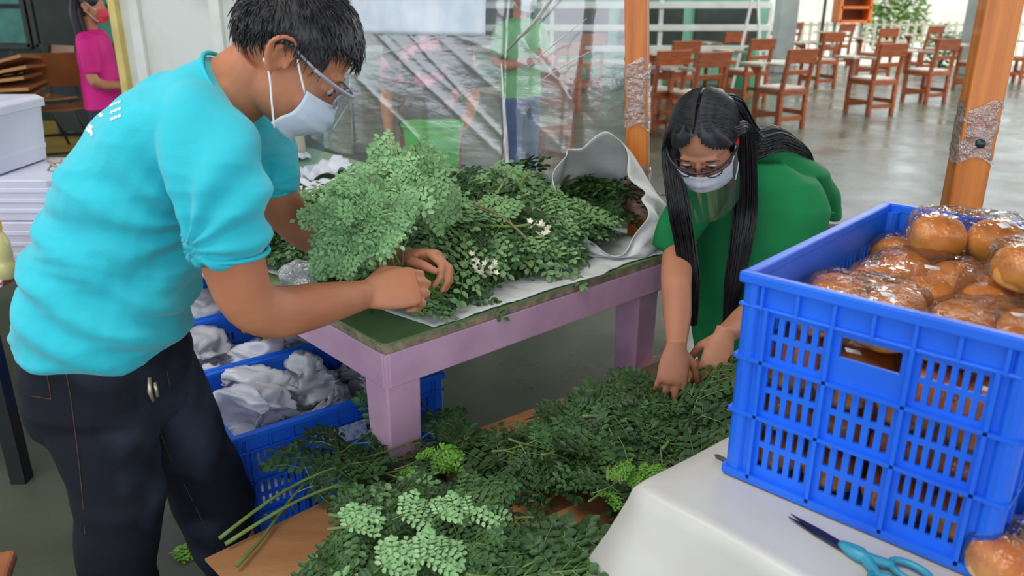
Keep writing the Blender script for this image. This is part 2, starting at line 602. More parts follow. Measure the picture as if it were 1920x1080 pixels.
# ================================================================== SCHOOL CHAIRS
CHW = mat('chair_wood', (172, 92, 46), 0.45, (132, 66, 32), 4.0, 0.08, 30, stretch=(2, 2, 14), detail=5, rand=0.14)
CHT = mat('chair_wood_worn_top', (206, 196, 184), 0.4, (168, 148, 128), 5, detail=6)
def chair_proto():
    """wooden tablet chair: faces +Y, backrest at -Y, tablet on its left (-X)"""
    t = thing('tablet_chair', 'x', 'chair', local=True)
    for sx in (-1, 1):
        b = MB(); b.bar((sx*0.19, 0.19, 0), (sx*0.19, 0.19, 0.42 if sx > 0 else 0.66), 0.05, 0.045); b.build('leg', CHW, t, bevel=0.004)
        b = MB(); b.bar((sx*0.19, -0.19, 0), (sx*0.19, -0.19, 0.43), 0.045, 0.05); b.bar((sx*0.19, -0.19, 0.42), (sx*0.19, -0.25, 0.84), 0.045, 0.04)
        b.build('leg', CHW, t, bevel=0.004)
        b = MB(); b.bar((sx*0.19, -0.19, 0.16), (sx*0.19, 0.19, 0.16), 0.025, 0.05); b.build('stretcher', CHW, t)
        b = MB(); b.bar((sx*0.2, -0.2, 0.39), (sx*0.2, 0.21, 0.39), 0.025, 0.06); b.build('seat_rail', CHW, t)
    for y in (-0.19, 0.19):
        b = MB(); b.bar((-0.19, y, 0.11), (0.19, y, 0.11), 0.05, 0.025, up=(0, 1, 0)); b.build('stretcher', CHW, t)
        b = MB(); b.bar((-0.2, y*1.06, 0.39), (0.2, y*1.06, 0.39), 0.06, 0.025, up=(0, 1, 0)); b.build('seat_rail', CHW, t)
    for i in range(4):
        b = MB(); b.box((0, -0.153+i*0.105, 0.43), (0.42, 0.098, 0.02)); b.build('seat_slat', CHT, t, bevel=0.003)
    b = MB(); b.box((0, -0.262, 0.77), (0.44, 0.02, 0.15), Matrix.Rotation(0.14, 3, 'X')); b.build('backrest_board', CHW, t, bevel=0.004)
    b = MB(); b.box((0, -0.222, 0.6), (0.4, 0.02, 0.05), Matrix.Rotation(0.14, 3, 'X')); b.build('backrest_slat', CHW, t, bevel=0.003)
    b = MB(); b.prism([(-0.36, 0.0), (-0.1, 0.06), (-0.1, 0.34), (-0.36, 0.34)], 0.66, 0.685)
    b.add(*[[(-0.22, -0.22, 0.66), (-0.16, -0.22, 0.66), (-0.16, 0.1, 0.66), (-0.22, 0.1, 0.66), (-0.22, -0.22, 0.685), (-0.16, -0.22, 0.685), (-0.16, 0.1, 0.685), (-0.22, 0.1, 0.685)],
            [(0, 3, 2, 1), (4, 5, 6, 7), (0, 1, 5, 4), (1, 2, 6, 5), (2, 3, 7, 6), (3, 0, 4, 7)]])
    b.build('writing_tablet', CHT, t)
    b = MB(); b.add([(-0.19, 0.17, 0.64), (-0.19, 0.17, 0.5), (-0.32, 0.22, 0.655), (-0.16, 0.17, 0.64), (-0.16, 0.17, 0.5), (-0.29, 0.24, 0.655)],
                    [(0, 1, 2), (5, 4, 3), (0, 3, 4, 1), (1, 4, 5, 2), (2, 5, 3, 0)]); b.build('tablet_bracket', CHW, t)
    return t
CH0 = chair_proto()
chairs = [  # px, base px, yaw, label
    (1457, 232, 0.80, 'wooden tablet chair nearest behind the bending woman, right above her shoulder'),
    (1627, 208, 0.62, 'wooden tablet chair standing clear in the middle of the open floor'),
    (1730, 186, 0.72, 'wooden tablet chair just left of the leaning orange post'),
    (1822, 165, 0.66, 'wooden tablet chair half hidden by the leaning orange post'),
    (1722, 128, 0.72, 'small far tablet chair in front of the sunlit fence'),
    (1634, 140, 0.66, 'far wooden tablet chair directly behind the one in the middle of the floor'),
    (1562, 118, 0.75, 'far tablet chair in the row below the orange cabinet'),
    (1530, 158, 0.70, 'tablet chair behind and right of the nearest chair'),
    (1468, 112, 0.78, 'far tablet chair beside the green cone stand'),
    (1395, 186, 0.74, 'tablet chair behind the woman, second from the orange post at the table'),
    (1352, 158, 0.70, 'tablet chair in front of the white railing, behind the woman'),
    (1298, 246, 0.82, 'wooden tablet chair partly hidden behind the crown of the woman'),
    (1258, 196, 0.70, 'tablet chair next to the orange post at the table, second row'),
    (1228, 238, 0.78, 'tablet chair mostly hidden by the orange post at the table'),
    (1300, 118, 0.66, 'farthest tablet chair left, close to the white railing'),
    (1005, 325, 0.95, 'orange wooden tablet chair seen through the clear plastic sheet'),
    (1095, 165, 0.7, 'wooden tablet chair seen faintly through the plastic sheet near the post'),
    (1045, 205, 0.9, 'wooden tablet chair behind the plastic sheet, beyond the orange one'),
    (1905, 150, 0.7, 'wooden tablet chair at the right edge beyond the leaning post'),
]
used = False
for (px, py, yaw, lab) in chairs:
    p = WZ(px, py+5, 0)
    c = CH0 if not used else copy_tree(CH0)
    used = True
    c.location = p
    c.rotation_euler = (0, 0, yaw*0.62)
    c.scale = (1.1, 1.1, 1.14)
    tag(c, lab, 'chair', 'wooden tablet chairs on the open floor')

# orange cabinet and cone stand far away
p = WZ(1592, 62, 0)
cab = thing('display_cabinet', 'small orange cabinet far away at the open side', 'cabinet', (p.x, 17.2, 0))
OC = mat('cabinet_orange', (220, 120, 50), 0.5, (196, 100, 38), 4)
cx = p.x*17.2/p.y
cab.location.x = cx; ORG[cab.name] = Vector((cx, 17.2, 0))
for sx in (-0.3, 0.3):
    b = MB(); b.box((cx+sx, 17.2, 1.5), (0.06, 0.4, 0.9)); b.build('side_panel', OC, cab)
for sx in (-0.28, 0.28):
    b = MB(); b.box((cx+sx, 17.3, 0.53), (0.05, 0.05, 1.06)); b.build('leg', mat('grey_leg', (150, 150, 146), 0.5), cab)
for z in (1.08, 1.35, 1.65, 1.92):
    b = MB(); b.box((cx, 17.2, z), (0.6, 0.4, 0.05)); b.build('shelf', OC, cab)
b = MB(); b.box((cx, 17.39, 1.5), (0.6, 0.02, 0.9)); b.build('back_panel', mat('cabinet_back', (120, 64, 30), 0.6), cab)
p = WZ(1394, 118, 0); p = Vector((p.x*15.0/p.y-0.3, 13.6, 0))
st = thing('cone_stand', 'green cone with white splayed poles beside the railing', 'stand', p)
b = MB(); b.lathe([(0.26, 0.0), (0.24, 0.05), (0.10, 0.75), (0.08, 0.78)], 16, p); b.build('cone', mat('cone_green', (60, 140, 100), 0.5), st, smooth=True)
for k in range(4):
    a = k*PI/2+0.5
    b = MB(); b.bar(p+Vector((math.cos(a)*0.35, math.sin(a)*0.35, 0)), p+Vector((math.cos(a)*0.03, math.sin(a)*0.03, 1.7)), 0.04, 0.04); b.build('pole', WHT, st)
# ================================================================== PINK TABLES
PINK = mat('pink_paint', (214, 174, 200), 0.45, (190, 142, 172), 5, 0.12, 30, detail=8, contrast=(0.4, 0.75))
GTOP = mat('worn_green_top', (126, 156, 106), 0.35, (98, 130, 84), 4, 0.08, 30, detail=8)
EDGE = mat('chipped_wood_edge', (168, 150, 122), 0.7, (112, 104, 84), 30, 0.3, 60, detail=6)
TU = Vector((0.745, 0.667, 0)).normalized()
TV = Vector((-TU.y, TU.x, 0))
T0 = Vector((-0.296, 1.69, 0))
TZ = 0.795
def TP(u, v, z=TZ):
    p = T0 + TU*u + TV*v
    return Vector((p.x, p.y, z))
TA = math.atan2(TU.y, TU.x)
def pink_table(label, loc, L, D, front_round=True):
    t = thing('pink_table', label, 'table', (loc.x, loc.y, 0), TA, local=True)
    poly = []
    rr = 0.05
    for (cx, cy, a0) in ((L-rr, rr, -PI/2), (L-rr, D-rr, 0), (rr*0.4, D-rr*0.4, PI/2), (rr*0.4, rr*0.4, PI)):
        r_ = rr if cx > L/2 else rr*0.4
        for k in range(5):
            a = a0 + k*PI/8
            poly.append((cx+r_*math.cos(a), cy+r_*math.sin(a)))
    b = MB(); b.prism(poly, TZ-0.006, TZ); b.build('top_laminate', GTOP, t)
    b = MB(); b.prism(poly, TZ-0.028, TZ-0.006); b.build('tabletop', EDGE, t, bevel=0.003)
    i = 0.012
    for (a, c) in (((i, i), (L-0.05, i)), ((i, D-i), (L-0.05, D-i)), ((i, i), (i, D-i)), ((L-0.06, i), (L-0.06, D-i))):
        b = MB(); b.bar((a[0], a[1], TZ-0.073), (c[0], c[1], TZ-0.073), 0.024, 0.09); b.build('apron', PINK, t, bevel=0.003)
    w_ = 0.098
    for (x, y) in ((w_/2+0.003, w_/2+0.003), (L-0.12, w_/2+0.03), (w_/2+0.003, D-w_/2-0.003), (L-0.12, D-w_/2-0.003)):
        b = MB()
        h = w_/2
        b.loft([[Vector((x-h*k, y-h*k, z)), Vector((x+h*k, y-h*k, z)), Vector((x+h*k, y+h*k, z)), Vector((x-h*k, y+h*k, z))] for k, z in ((0.8, 0), (1.0, TZ-0.118), (1.0, TZ-0.03))])
        b.build('leg', PINK, t, bevel=0.005)
    return t
t1 = pink_table('pink wooden table with worn green top heaped with leafy branches', TP(0, 0), 1.13, 2.45)
tg = MB(); tg.tube([(1.0-0.03, 0.017, 0.40), (1.03, 0.0165, 0.44), (1.075, 0.0165, 0.43)], [0.004, 0.007, 0.003], 6, flat=0.3)
tg.build('orange_smear', mat('orange_smear', (214, 96, 50), 0.6), t1)

# ================================================================== CRATES
BLUE = mat('blue_plastic', (28, 108, 232), 0.38, (22, 92, 214), 3, 0.03, 60, spec=0.5, detail=5)
def wall_grid(b, Wd, Hh, holes, place, th=0.006):
    """panel Wd x Hh with rectangular holes; place(s, z, t) -> point"""
    xs = sorted(set([0, Wd] + [round(v, 4) for h in holes for v in (h[0], h[1])]))
    zs = sorted(set([0, Hh] + [round(v, 4) for h in holes for v in (h[2], h[3])]))
    nx, nz_ = len(xs)-1, len(zs)-1
    xc = np.array([(xs[i]+xs[i+1])/2 for i in range(nx)])
    zcen = np.array([(zs[j]+zs[j+1])/2 for j in range(nz_)])
    solid = np.ones((nx, nz_), bool)
    for h in holes:
        solid[np.ix_((xc > h[0]) & (xc < h[1]), (zcen > h[2]) & (zcen < h[3]))] = False
    vs, fs = [], []
    for t in (0, th):
        for x in xs:
            for z in zs:
                vs.append(place(x, z, t))
    N = len(xs)*len(zs)
    def id(i, j, t): return t*N + i*len(zs)+j
    for i in range(nx):
        for j in range(nz_):
            if not solid[i, j]: continue
            fs.append((id(i, j, 0), id(i+1, j, 0), id(i+1, j+1, 0), id(i, j+1, 0)))
            fs.append((id(i, j, 1), id(i, j+1, 1), id(i+1, j+1, 1), id(i+1, j, 1)))
            for (di, dj, e) in ((-1, 0, (0, 0, 0, 1)), (1, 0, (1, 0, 1, 1)), (0, -1, (0, 0, 1, 0)), (0, 1, (0, 1, 1, 1))):
                a, c = i+di, j+dj
                if a < 0 or c < 0 or a >= nx or c >= nz_ or not solid[a, c]:
                    p, q = (i+e[0], j+e[1]), (i+e[2], j+e[3])
                    fs.append((id(*p, 0), id(*q, 0), id(*q, 1), id(*p, 1)))
    b.add(vs, fs)
CW, CD, CHH = 0.405, 0.62, 0.37
def slot_holes(x0, x1, n, rows):
    r = []
    pitch = (x1-x0)/n
    for (z0, z1) in rows:
        for i in range(n):
            c = x0+pitch*(i+0.5)
            r.append((round(c-pitch*0.24, 4), round(c+pitch*0.24, 4), z0, z1))
    return r
ROWS = [(0.035, 0.072), (0.083, 0.12), (0.14, 0.174), (0.184, 0.218), (0.238, 0.268), (0.277, 0.307)]
def crate_proto():
    t = thing('blue_crate', 'x', 'crate', local=True)
    hs = slot_holes(0.045, 0.137, 5, ROWS) + slot_holes(0.152, 0.252, 5, ROWS[:4]) + slot_holes(0.268, 0.362, 6, ROWS) + [(0.158, 0.246, 0.272, 0.306)]
    hl = []
    for k, (a, c) in enumerate(((0.045, 0.155), (0.17, 0.28), (0.34, 0.45), (0.465, 0.575))):
        hl += slot_holes(a, c, 6, ROWS)
    hl += slot_holes(0.29, 0.33, 2, ROWS[:4])
    b = MB()
    wall_grid(b, CW, CHH, hs, lambda s, z, q: Vector((s-CW/2, -CD/2+q, z)))
    b.build('end_wall', BLUE, t)
    b = MB()
    wall_grid(b, CW, CHH, hs, lambda s, z, q: Vector((s-CW/2, CD/2-q, z)))
    b.build('end_wall', BLUE, t)
    for sx in (-1, 1):
        b = MB()
        wall_grid(b, CD-0.012, CHH, hl, lambda s, z, q: Vector((sx*(CW/2-q), s-CD/2+0.006, z)))
        b.build('side_wall', BLUE, t)
    b = MB(); b.box((0, 0, 0.006), (CW-0.012, CD-0.012, 0.012)); b.build('bottom', BLUE, t)
    # rim, a rounded lip running round the top
    b = MB()
    e = 0.012
    for (cx, cy, sx, sy) in ((0, -CD/2-e/2+0.004, CW+2*e, e+0.006), (0, CD/2+e/2-0.004, CW+2*e, e+0.006), (-CW/2-e/2+0.004, 0, e+0.006, CD-0.01), (CW/2+e/2-0.004, 0, e+0.006, CD-0.01)):
        b.box((cx, cy, CHH-0.006), (sx, sy, 0.018))
        b.box((cx, cy, CHH-0.052), (sx-0.004 if sx > sy else sx-0.006, sy-0.006 if sx > sy else sy-0.004, 0.007))
    b.build('rim', BLUE, t, bevel=0.003)
    b = MB()
    for sy in (-1, 1):
        for z in (0.128, 0.227):
            b.box((0, sy*(CD/2+0.004), z), (CW+0.012, 0.012, 0.006))
        b.box((0, sy*(CD/2+0.004), 0.01), (CW+0.012, 0.012, 0.014))
        for x in (-CW/2+0.04, -CW/2+0.144, -CW/2+0.26, CW/2-0.037):
            b.box((x, sy*(CD/2+0.004), 0.165), (0.006, 0.012, 0.31))
        for k in range(7):
            b.box((-CW/2+0.03+k*0.0575, sy*(CD/2+0.003), 0.341), (0.005, 0.012, 0.05))
    for sx in (-1, 1):
        for z in (0.128, 0.227):
            b.box((sx*(CW/2+0.004), 0, z), (0.012, CD+0.012, 0.006))
        b.box((sx*(CW/2+0.004), 0, 0.01), (0.012, CD+0.012, 0.014))
        for y in (-CD/2+0.04, -0.147, -0.025, 0.025, 0.147, CD/2-0.04):
            b.box((sx*(CW/2+0.004), y, 0.165), (0.012, 0.006, 0.31))
        for k in range(10):
            b.box((sx*(CW/2+0.003), -CD/2+0.03+k*0.062, 0.341), (0.012, 0.005, 0.05))
    b.build('ribs', BLUE, t)
    # rounded corner columns
    for sx in (-1, 1):
        for sy in (-1, 1):
            b = MB(); b.lathe([(0.018, 0.004), (0.018, CHH-0.012)], 12, (sx*(CW/2-0.010), sy*(CD/2-0.010), 0)); b.build('corner_column', BLUE, t, smooth=False)
    return t
CR0 = crate_proto()
EDG = Vector((0.73, -0.683, 0)).normalized()
bl = WZ(1365, 885, 0.765)
ce1 = Vector((-EDG.y, EDG.x, 0))
cc = bl + EDG*CW/2 + ce1*CD/2
CRZ = math.atan2(EDG.y, EDG.x)
CR0.location = (cc.x, cc.y, 0.765)
CR0.rotation_euler = (0, 0, CRZ)
tag(CR0, 'blue slotted plastic crate full of packed buns on the white table', 'crate', 'blue slotted plastic crates')

# left crates on a pallet: local y axis of the crate runs along the table front
CU = Vector((0.798, 0.603, 0)).normalized()
CV = Vector((-CU.y, CU.x, 0))
fl = WZ(436, 822, 0.5)
crate_c = []
labs = ['blue crate of wrapped white bundles nearest the table leg, front of three',
        'blue crate of white bundles behind the front one, the middle of three',
        'blue crate of white bundles mostly hidden behind the man, rearmost of three']
for k in range(3):
    c = fl + CU*(CD/2) + CV*(CW/2 + k*(CW+0.028))
    o = copy_tree(CR0)
    o.location = (c.x, c.y, 0.13)
    o.rotation_euler = (0, 0, math.atan2(CU.y, CU.x)-PI/2)
    tag(o, labs[k], 'crate', 'blue slotted plastic crates')
    crate_c.append((Vector((c.x, c.y, 0.13)), o))
# white stencilled mark on the front crate
b = MB()
o = crate_c[0][1]
for r_ in range(2):
    for k in range(5):
        b.box((CW/2+0.012, -0.045+k*0.021, 0.292-r_*0.022+0.004*(k % 2)), (0.002, 0.016, 0.013))
b.box((CW/2+0.0118, -0.003, 0.283), (0.0016, 0.115, 0.052))
o2 = b.build('stencil_mark', mat('stencil_white', (196, 208, 228), 0.6, (120, 160, 226), 90, contrast=(0.45, 0.6)), o)

# pallet under the three crates
pc = fl + CU*(CD/2) + CV*0.66
pal = thing('wooden_pallet', 'low wooden pallet under the three blue crates', 'pallet', (pc.x, pc.y, 0), math.atan2(CU.y, CU.x), local=True)
PW = mat('pallet_wood', (150, 120, 84), 0.75, (116, 90, 62), 6, 0.2, 40, stretch=(2, 20, 20))
for k in range(9):
    b = MB(); b.box((0, -0.64+k*0.16, 0.118), (0.72, 0.11, 0.022)); b.build('plank', PW, pal)
for x in (-0.3, 0, 0.3):
    b = MB(); b.box((x, 0, 0.053), (0.08, 1.36, 0.105)); b.build('bearer', PW, pal)

# ---------------------------------------------------------- white wrapped bundles
PLW = mat('white_wrap', (206, 206, 216), 0.4, (180, 180, 194), 8, 0.5, 26, spec=0.5, detail=6)
def bundle_mesh(seed):
    """crumpled plastic parcel: a pillow broken up by sharp ridged folds"""
    rnd = random.Random(seed)
    b = MB()
    b.ell((0, 0, 0), (1, 1, 1), nu=44, nv=30)
    off = Vector((seed*3.1, seed*1.7, 0))
    cr = [(Vector((rnd.uniform(-1, 1), rnd.uniform(-1, 1), rnd.uniform(-.6, .6))).normalized(), rnd.uniform(-.5, .5), rnd.uniform(0.12, 0.3)) for _ in range(7)]
    out = []
    for p in b.v:
        p = Vector(p)
        q = Vector((math.copysign(abs(p.x)**0.75, p.x)*0.098, math.copysign(abs(p.y)**0.75, p.y)*0.088, p.z*0.05))
        w1 = p*1.7+off
        r1 = 1-abs(noise.noise(w1))*2.2
        r2 = 1-abs(noise.noise(p*3.6+off*2))*2.0
        q *= 0.80 + 0.22*r1 + 0.08*r2
        for (d_, o_, am) in cr:          # planar facets pressed into the film
            e = p.dot(d_)-o_-0.35
            if e > 0: q -= Vector((d_.x*0.09, d_.y*0.08, d_.z*0.05))*e*0.75
        out.append(tuple(q))
    b.v = out
    me = b.mesh('wrapped_bundle', smooth=True)
    me.materials.append(PLW)
    return me
BM = [bundle_mesh(s) for s in range(5)]
blabs = ['crumpled white plastic-wrapped bundle lying in the front blue crate',
         'crumpled white plastic-wrapped bundle in the middle blue crate',
         'crumpled white plastic-wrapped bundle in the rearmost blue crate']
bn = 0
for k in range(3):
    base, root = crate_c[k]
    rnd = random.Random(40+k)
    for lay in range(3):
        for i in range(2):
            for j in range(3):
                o = bpy.data.objects.new('wrapped_bundle', BM[bn % 5])
                COL.objects.link(o)
                lx, ly = -0.085+0.17*i, -0.18+0.18*j
                lx += rnd.uniform(-0.008, 0.008); ly += rnd.uniform(-0.012, 0.012)
                z = 0.07+lay*0.108+rnd.uniform(-0.01, 0.015)
                if lay == 2 and k == 0: z += 0.03*math.sin((j+1)*1.2) + 0.02
                o.location = base + CV*(-lx) + CU*ly + Vector((0, 0, z))
                o.rotation_euler = (rnd.uniform(-0.35, 0.35), rnd.uniform(-0.35, 0.35), math.atan2(CU.y, CU.x)+rnd.uniform(-.3, .3)+PI*rnd.randrange(2))
                s_ = rnd.uniform(1.35, 1.55)
                o.scale = (s_, s_, s_*1.05)
                tag(o, blabs[k], 'bundle', 'white wrapped bundles in the blue crates')
                bn += 1
# two bananas peeping out of the middle crate
BAN = mat('ripe_banana', (176, 132, 44), 0.5, (112, 78, 30), 14)
for k, (dx, dy, a) in enumerate(((0.02, 0.02, 0.4), (0.05, -0.06, 0.9))):
    c0 = crate_c[1][0] + CU*dx + CV*dy + Vector((0, 0, 0.36))
    b = MB()
    pts = [c0 + Vector((math.cos(a)*s, math.sin(a)*s, 0.02-abs(s)*abs(s)*3)) for s in (-0.07, -0.04, 0, 0.04, 0.07)]
    b.tube(pts, [0.006, 0.016, 0.018, 0.015, 0.005], 8, sub=3)
    tag(b.build('banana', BAN, None, smooth=True), ['ripe brownish banana lying on white bundles in the middle crate, left one', 'ripe brownish banana on white bundles in the middle crate, right one'][k], 'banana', 'bananas in the middle crate')

# ================================================================== WHITE CLOTH TABLE (foreground)
E1 = Vector((0.77, 0.637, 0)).normalized(); E2 = Vector((E1.y, -E1.x, 0))
C0 = WZ(1212, 912, 0.76)
WL, WW = 1.5, 0.95
def WTp(a, b_, z): 
    p = C0 + E1*a + E2*b_
    return Vector((p.x, p.y, z))
cen = WTp(WW/2, WL/2, 0)
wt = thing('serving_table', 'foreground table hidden under a white plastic cloth', 'table', (cen.x, cen.y, 0), math.atan2(E2.y, E2.x), local=True)
TW = mat('plain_table_wood', (150, 112, 76), 0.6, (124, 90, 60), 5)
b = MB(); b.box((0, 0, 0.742), (WL-0.01, WW-0.01, 0.03)); b.build('tabletop', TW, wt)
for sx in (-1, 1):
    for sy in (-1, 1):
        b = MB(); b.box((sx*(WL/2-0.08), sy*(WW/2-0.08), 0.365), (0.06, 0.06, 0.73)); b.build('leg', TW, wt)
def cloth():
    per = []
    r_ = 0.02
    n = 60
    hx, hy = WL/2+0.003, WW/2+0.003
    def side(a, b_, k):
        return [Vector(a).lerp(Vector(b_), i/k) for i in range(k)]
    per += side((-hx, -hy, 0), (hx, -hy, 0), 60) + side((hx, -hy, 0), (hx, hy, 0), 40) + side((hx, hy, 0), (-hx, hy, 0), 60) + side((-hx, hy, 0), (-hx, -hy, 0), 40)
    b = MB()
    rings = []
    zt = 0.7635
    for f in (0.02, 0.3, 0.6, 0.85, 0.97):
        rings.append([Vector((p.x*f, p.y*f, zt+0.0012*noise.noise(Vector((p.x*9*f, p.y*9*f, 0))))) for p in per])
    L_ = 2*(WL+WW)
    for dz, fl_ in ((0.0, 0.004), (0.008, 0.010), (0.03, 0.014), (0.1, 0.03), (0.2, 0.055), (0.32, 0.08), (0.45, 0.10), (0.55, 0.115)):
        ring = []
        for i, p in enumerate(per):
            nrm_ = Vector((p.x/hx if abs(p.x) > hx-0.12 else 0, p.y/hy if abs(p.y) > hy-0.12 else 0, 0))
            cx_, cy_ = max(0, abs(p.x)-(hx-0.16))/0.16, max(0, abs(p.y)-(hy-0.16))/0.16
            nn = Vector((0, 0, 0))
            if abs(abs(p.x)-hx) < 1e-4: nn.x = math.copysign(1, p.x)
            if abs(abs(p.y)-hy) < 1e-4: nn.y = math.copysign(1, p.y)
            corner = min(cx_, cy_)
            wav = math.sin(i*0.55)*0.25+math.sin(i*0.21+1)*0.35
            off = fl_*(0.9+wav*min(1, dz*4)) + corner*fl_*0.9
            if nn.length > 0: nn.normalize()
            ring.append(Vector((p.x, p.y, zt-dz)) + nn*off)
        rings.append(ring)
    b.loft(rings, caps=False)
    b.add([tuple(v) for v in rings[0]], [tuple(range(len(rings[0])))])
    return b
ct = thing('table_cloth', 'white plastic cloth draped over the foreground table', 'tablecloth', (cen.x, cen.y, 0), math.atan2(E2.y, E2.x), local=True)
cl = cloth().build('cloth', mat('white_oilcloth', (204, 203, 198), 0.36, (190, 184, 176), 2.5, 0.12, 9, spec=0.5), ct, smooth=True)

# ---------------------------------------------------------- bread
BUN = bpy.data.materials.new('baked_bun'); BUN.use_nodes = True
n_, l_ = BUN.node_tree.nodes, BUN.node_tree.links
bb = n_['Principled BSDF']; bb.inputs['Roughness'].default_value = 0.42
tc_ = n_.new('ShaderNodeTexCoord'); sx_ = n_.new('ShaderNodeSeparateXYZ'); mr_ = n_.new('ShaderNodeMapRange')
tn_ = n_.new('ShaderNodeTexNoise'); tn_.inputs['Scale'].default_value = 14
l_.new(tc_.outputs['Object'], sx_.inputs[0]); l_.new(tc_.outputs['Object'], tn_.inputs['Vector'])
ma_ = n_.new('ShaderNodeMath'); ma_.operation = 'MULTIPLY_ADD'; ma_.inputs[1].default_value = 0.03
l_.new(tn_.outputs['Fac'], ma_.inputs[0]); l_.new(sx_.outputs['Z'], ma_.inputs[2])
mr_.inputs['From Min'].default_value = -0.005; mr_.inputs['From Max'].default_value = 0.045
l_.new(ma_.outputs[0], mr_.inputs['Value'])
rp_ = n_.new('ShaderNodeValToRGB')
rp_.color_ramp.elements[0].color = lin((244, 200, 122)); rp_.color_ramp.elements[1].color = lin((218, 128, 40))
e_ = rp_.color_ramp.elements.new(0.4); e_.color = lin((234, 158, 62))
l_.new(mr_.outputs[0], rp_.inputs['Fac']); l_.new(rp_.outputs['Color'], bb.inputs['Base Color'])
def bun_mesh():
    b = MB()
    prof = [(0.004, -0.028), (0.036, -0.028), (0.047, -0.02), (0.052, -0.004), (0.050, 0.012), (0.042, 0.026), (0.028, 0.035), (0.013, 0.039), (0.002, 0.040)]
    b.lathe(prof, 22)
    b.v = [tuple(Vector(p)*(1+0.05*noise.noise(Vector(p)*30))) for p in b.v]
    me = b.mesh('bun', smooth=True); me.materials.append(BUN)
    return me
BUNM = bun_mesh()
BAG = film('bread_bag_film', gloss=0.02, rough=0.10, bscale=22, bump=1.0, haze=0.01, fres=0.7)
def bag_mesh(nx, ny, seed):
    b = MB(); b.ell((0, 0, 0), (1, 1, 1), nu=36, nv=18)
    hx, hy = nx*0.0515+0.004, ny*0.0515+0.004
    out = []
    for p in b.v:
        p = Vector(p)
        x, y = math.copysign(abs(p.x)**0.5, p.x)*hx, math.copysign(abs(p.y)**0.5, p.y)*hy
        z = math.copysign(abs(p.z)**0.6, p.z)*0.041
        cr = 0.004*noise.noise(Vector((x*60+seed, y*60, z*40)))+0.003*abs(math.sin(x*90+y*50+seed))
        out.append((x+cr, y+cr, z+0.008+cr))
    b.v = out
    me = b.mesh('bag', smooth=True); me.materials.append(BAG)
    return me
BAGS = {(2, 2): bag_mesh(2, 2, 1.0), (2, 1): bag_mesh(2, 1, 5.0), (3, 2): bag_mesh(3, 2, 8.0)}
stk = MB(); stk.box((0, 0, 0), (0.026, 0.014, 0.001)); STKM = stk.mesh('sticker'); STKM.materials.append(mat('white_sticker', (232, 232, 238), 0.5))
def bread_pack(loc, rot, nx, ny, label, scale=0.93, group='packs of buns in clear bags'):
    r = bpy.data.objects.new('bun_pack', None); COL.objects.link(r); r.empty_display_size = 0.03
    r.location = loc; r.rotation_euler = rot; r.scale = (scale,)*3
    tag(r, label, 'bread', group)
    for i in range(nx):
        for j in range(ny):
            o = bpy.data.objects.new('bun', BUNM); COL.objects.link(o); o.parent = r
            o.location = ((i-(nx-1)/2)*0.103, (j-(ny-1)/2)*0.103, 0); o.rotation_euler = (random.uniform(-.1, .1), random.uniform(-.1, .1), random.random()*6)
    o = bpy.data.objects.new('bag', BAGS[(nx, ny)]); COL.objects.link(o); o.parent = r
    o = bpy.data.objects.new('sticker', STKM); COL.objects.link(o); o.parent = r
    o.location = (0.045, -0.02, 0.051); o.rotation_euler = (0.1, 0.2, 0.6)
    return r
def CL(x, y, z):
    return Vector((cc.x, cc.y, 0.765)) + EDG*x + ce1*y + Vector((0, 0, z))
for lay in range(3):
    for i in range(2):
        for j in range(3):
            bread_pack(CL(-0.098+0.196*i, -0.196+0.196*j, 0.043+lay*0.078), (0, 0, CRZ), 2, 2, 'bagged buns packed in the lower layers of the bread crate, seen through slots')
top = [  # x, y, z, rx, ry, rz, nx, ny, label
    (-0.085, -0.13, 0.283, 0.06, 0.02, 0.15, 2, 2, 'clear bag of four buns at the front left of the bread crate'),
    (-0.06, 0.06, 0.288, 0.1, -0.05, -0.2, 2, 2, 'clear bag of four buns at the left middle of the bread crate'),
    (0.105, -0.10, 0.283, 0.0, -0.1, 0.05, 2, 2, 'clear bag of buns at the front right of the bread crate'),
    (0.10, 0.09, 0.283, 0.05, 0.1, 0.3, 2, 2, 'clear bag of buns at the right middle of the bread crate'),
    (-0.09, 0.225, 0.285, 0.0, 0.0, 0.0, 2, 1, 'clear bag of two buns against the far left corner of the bread crate'),
    (0.10, 0.225, 0.285, 0.0, 0.0, 0.0, 2, 1, 'clear bag of two buns in the far right corner of the bread crate'),
    (-0.02, 0.20, 0.352, 0.32, 0.05, 0.55, 2, 1, 'clear bag of two large buns topmost at the back of the bread crate'),
    (0.14, 0.10, 0.350, 0.1, 0.1, 0.9, 2, 1, 'clear bag of two buns lying on top at the right of the bread crate'),
]
for (x, y, z, rx, ry, rz, nx, ny, lab) in top:
    bread_pack(CL(x, y, z), (rx, ry, CRZ+rz), nx, ny, lab, 1.0 if nx*ny == 2 else 0.95)
pp = WZ(1915, 1066, 0.80)
bread_pack((pp.x+0.04, pp.y-0.02, 0.80), (0, 0, 0.3), 2, 2, 'clear bag of buns lying on the white cloth beside the crate')

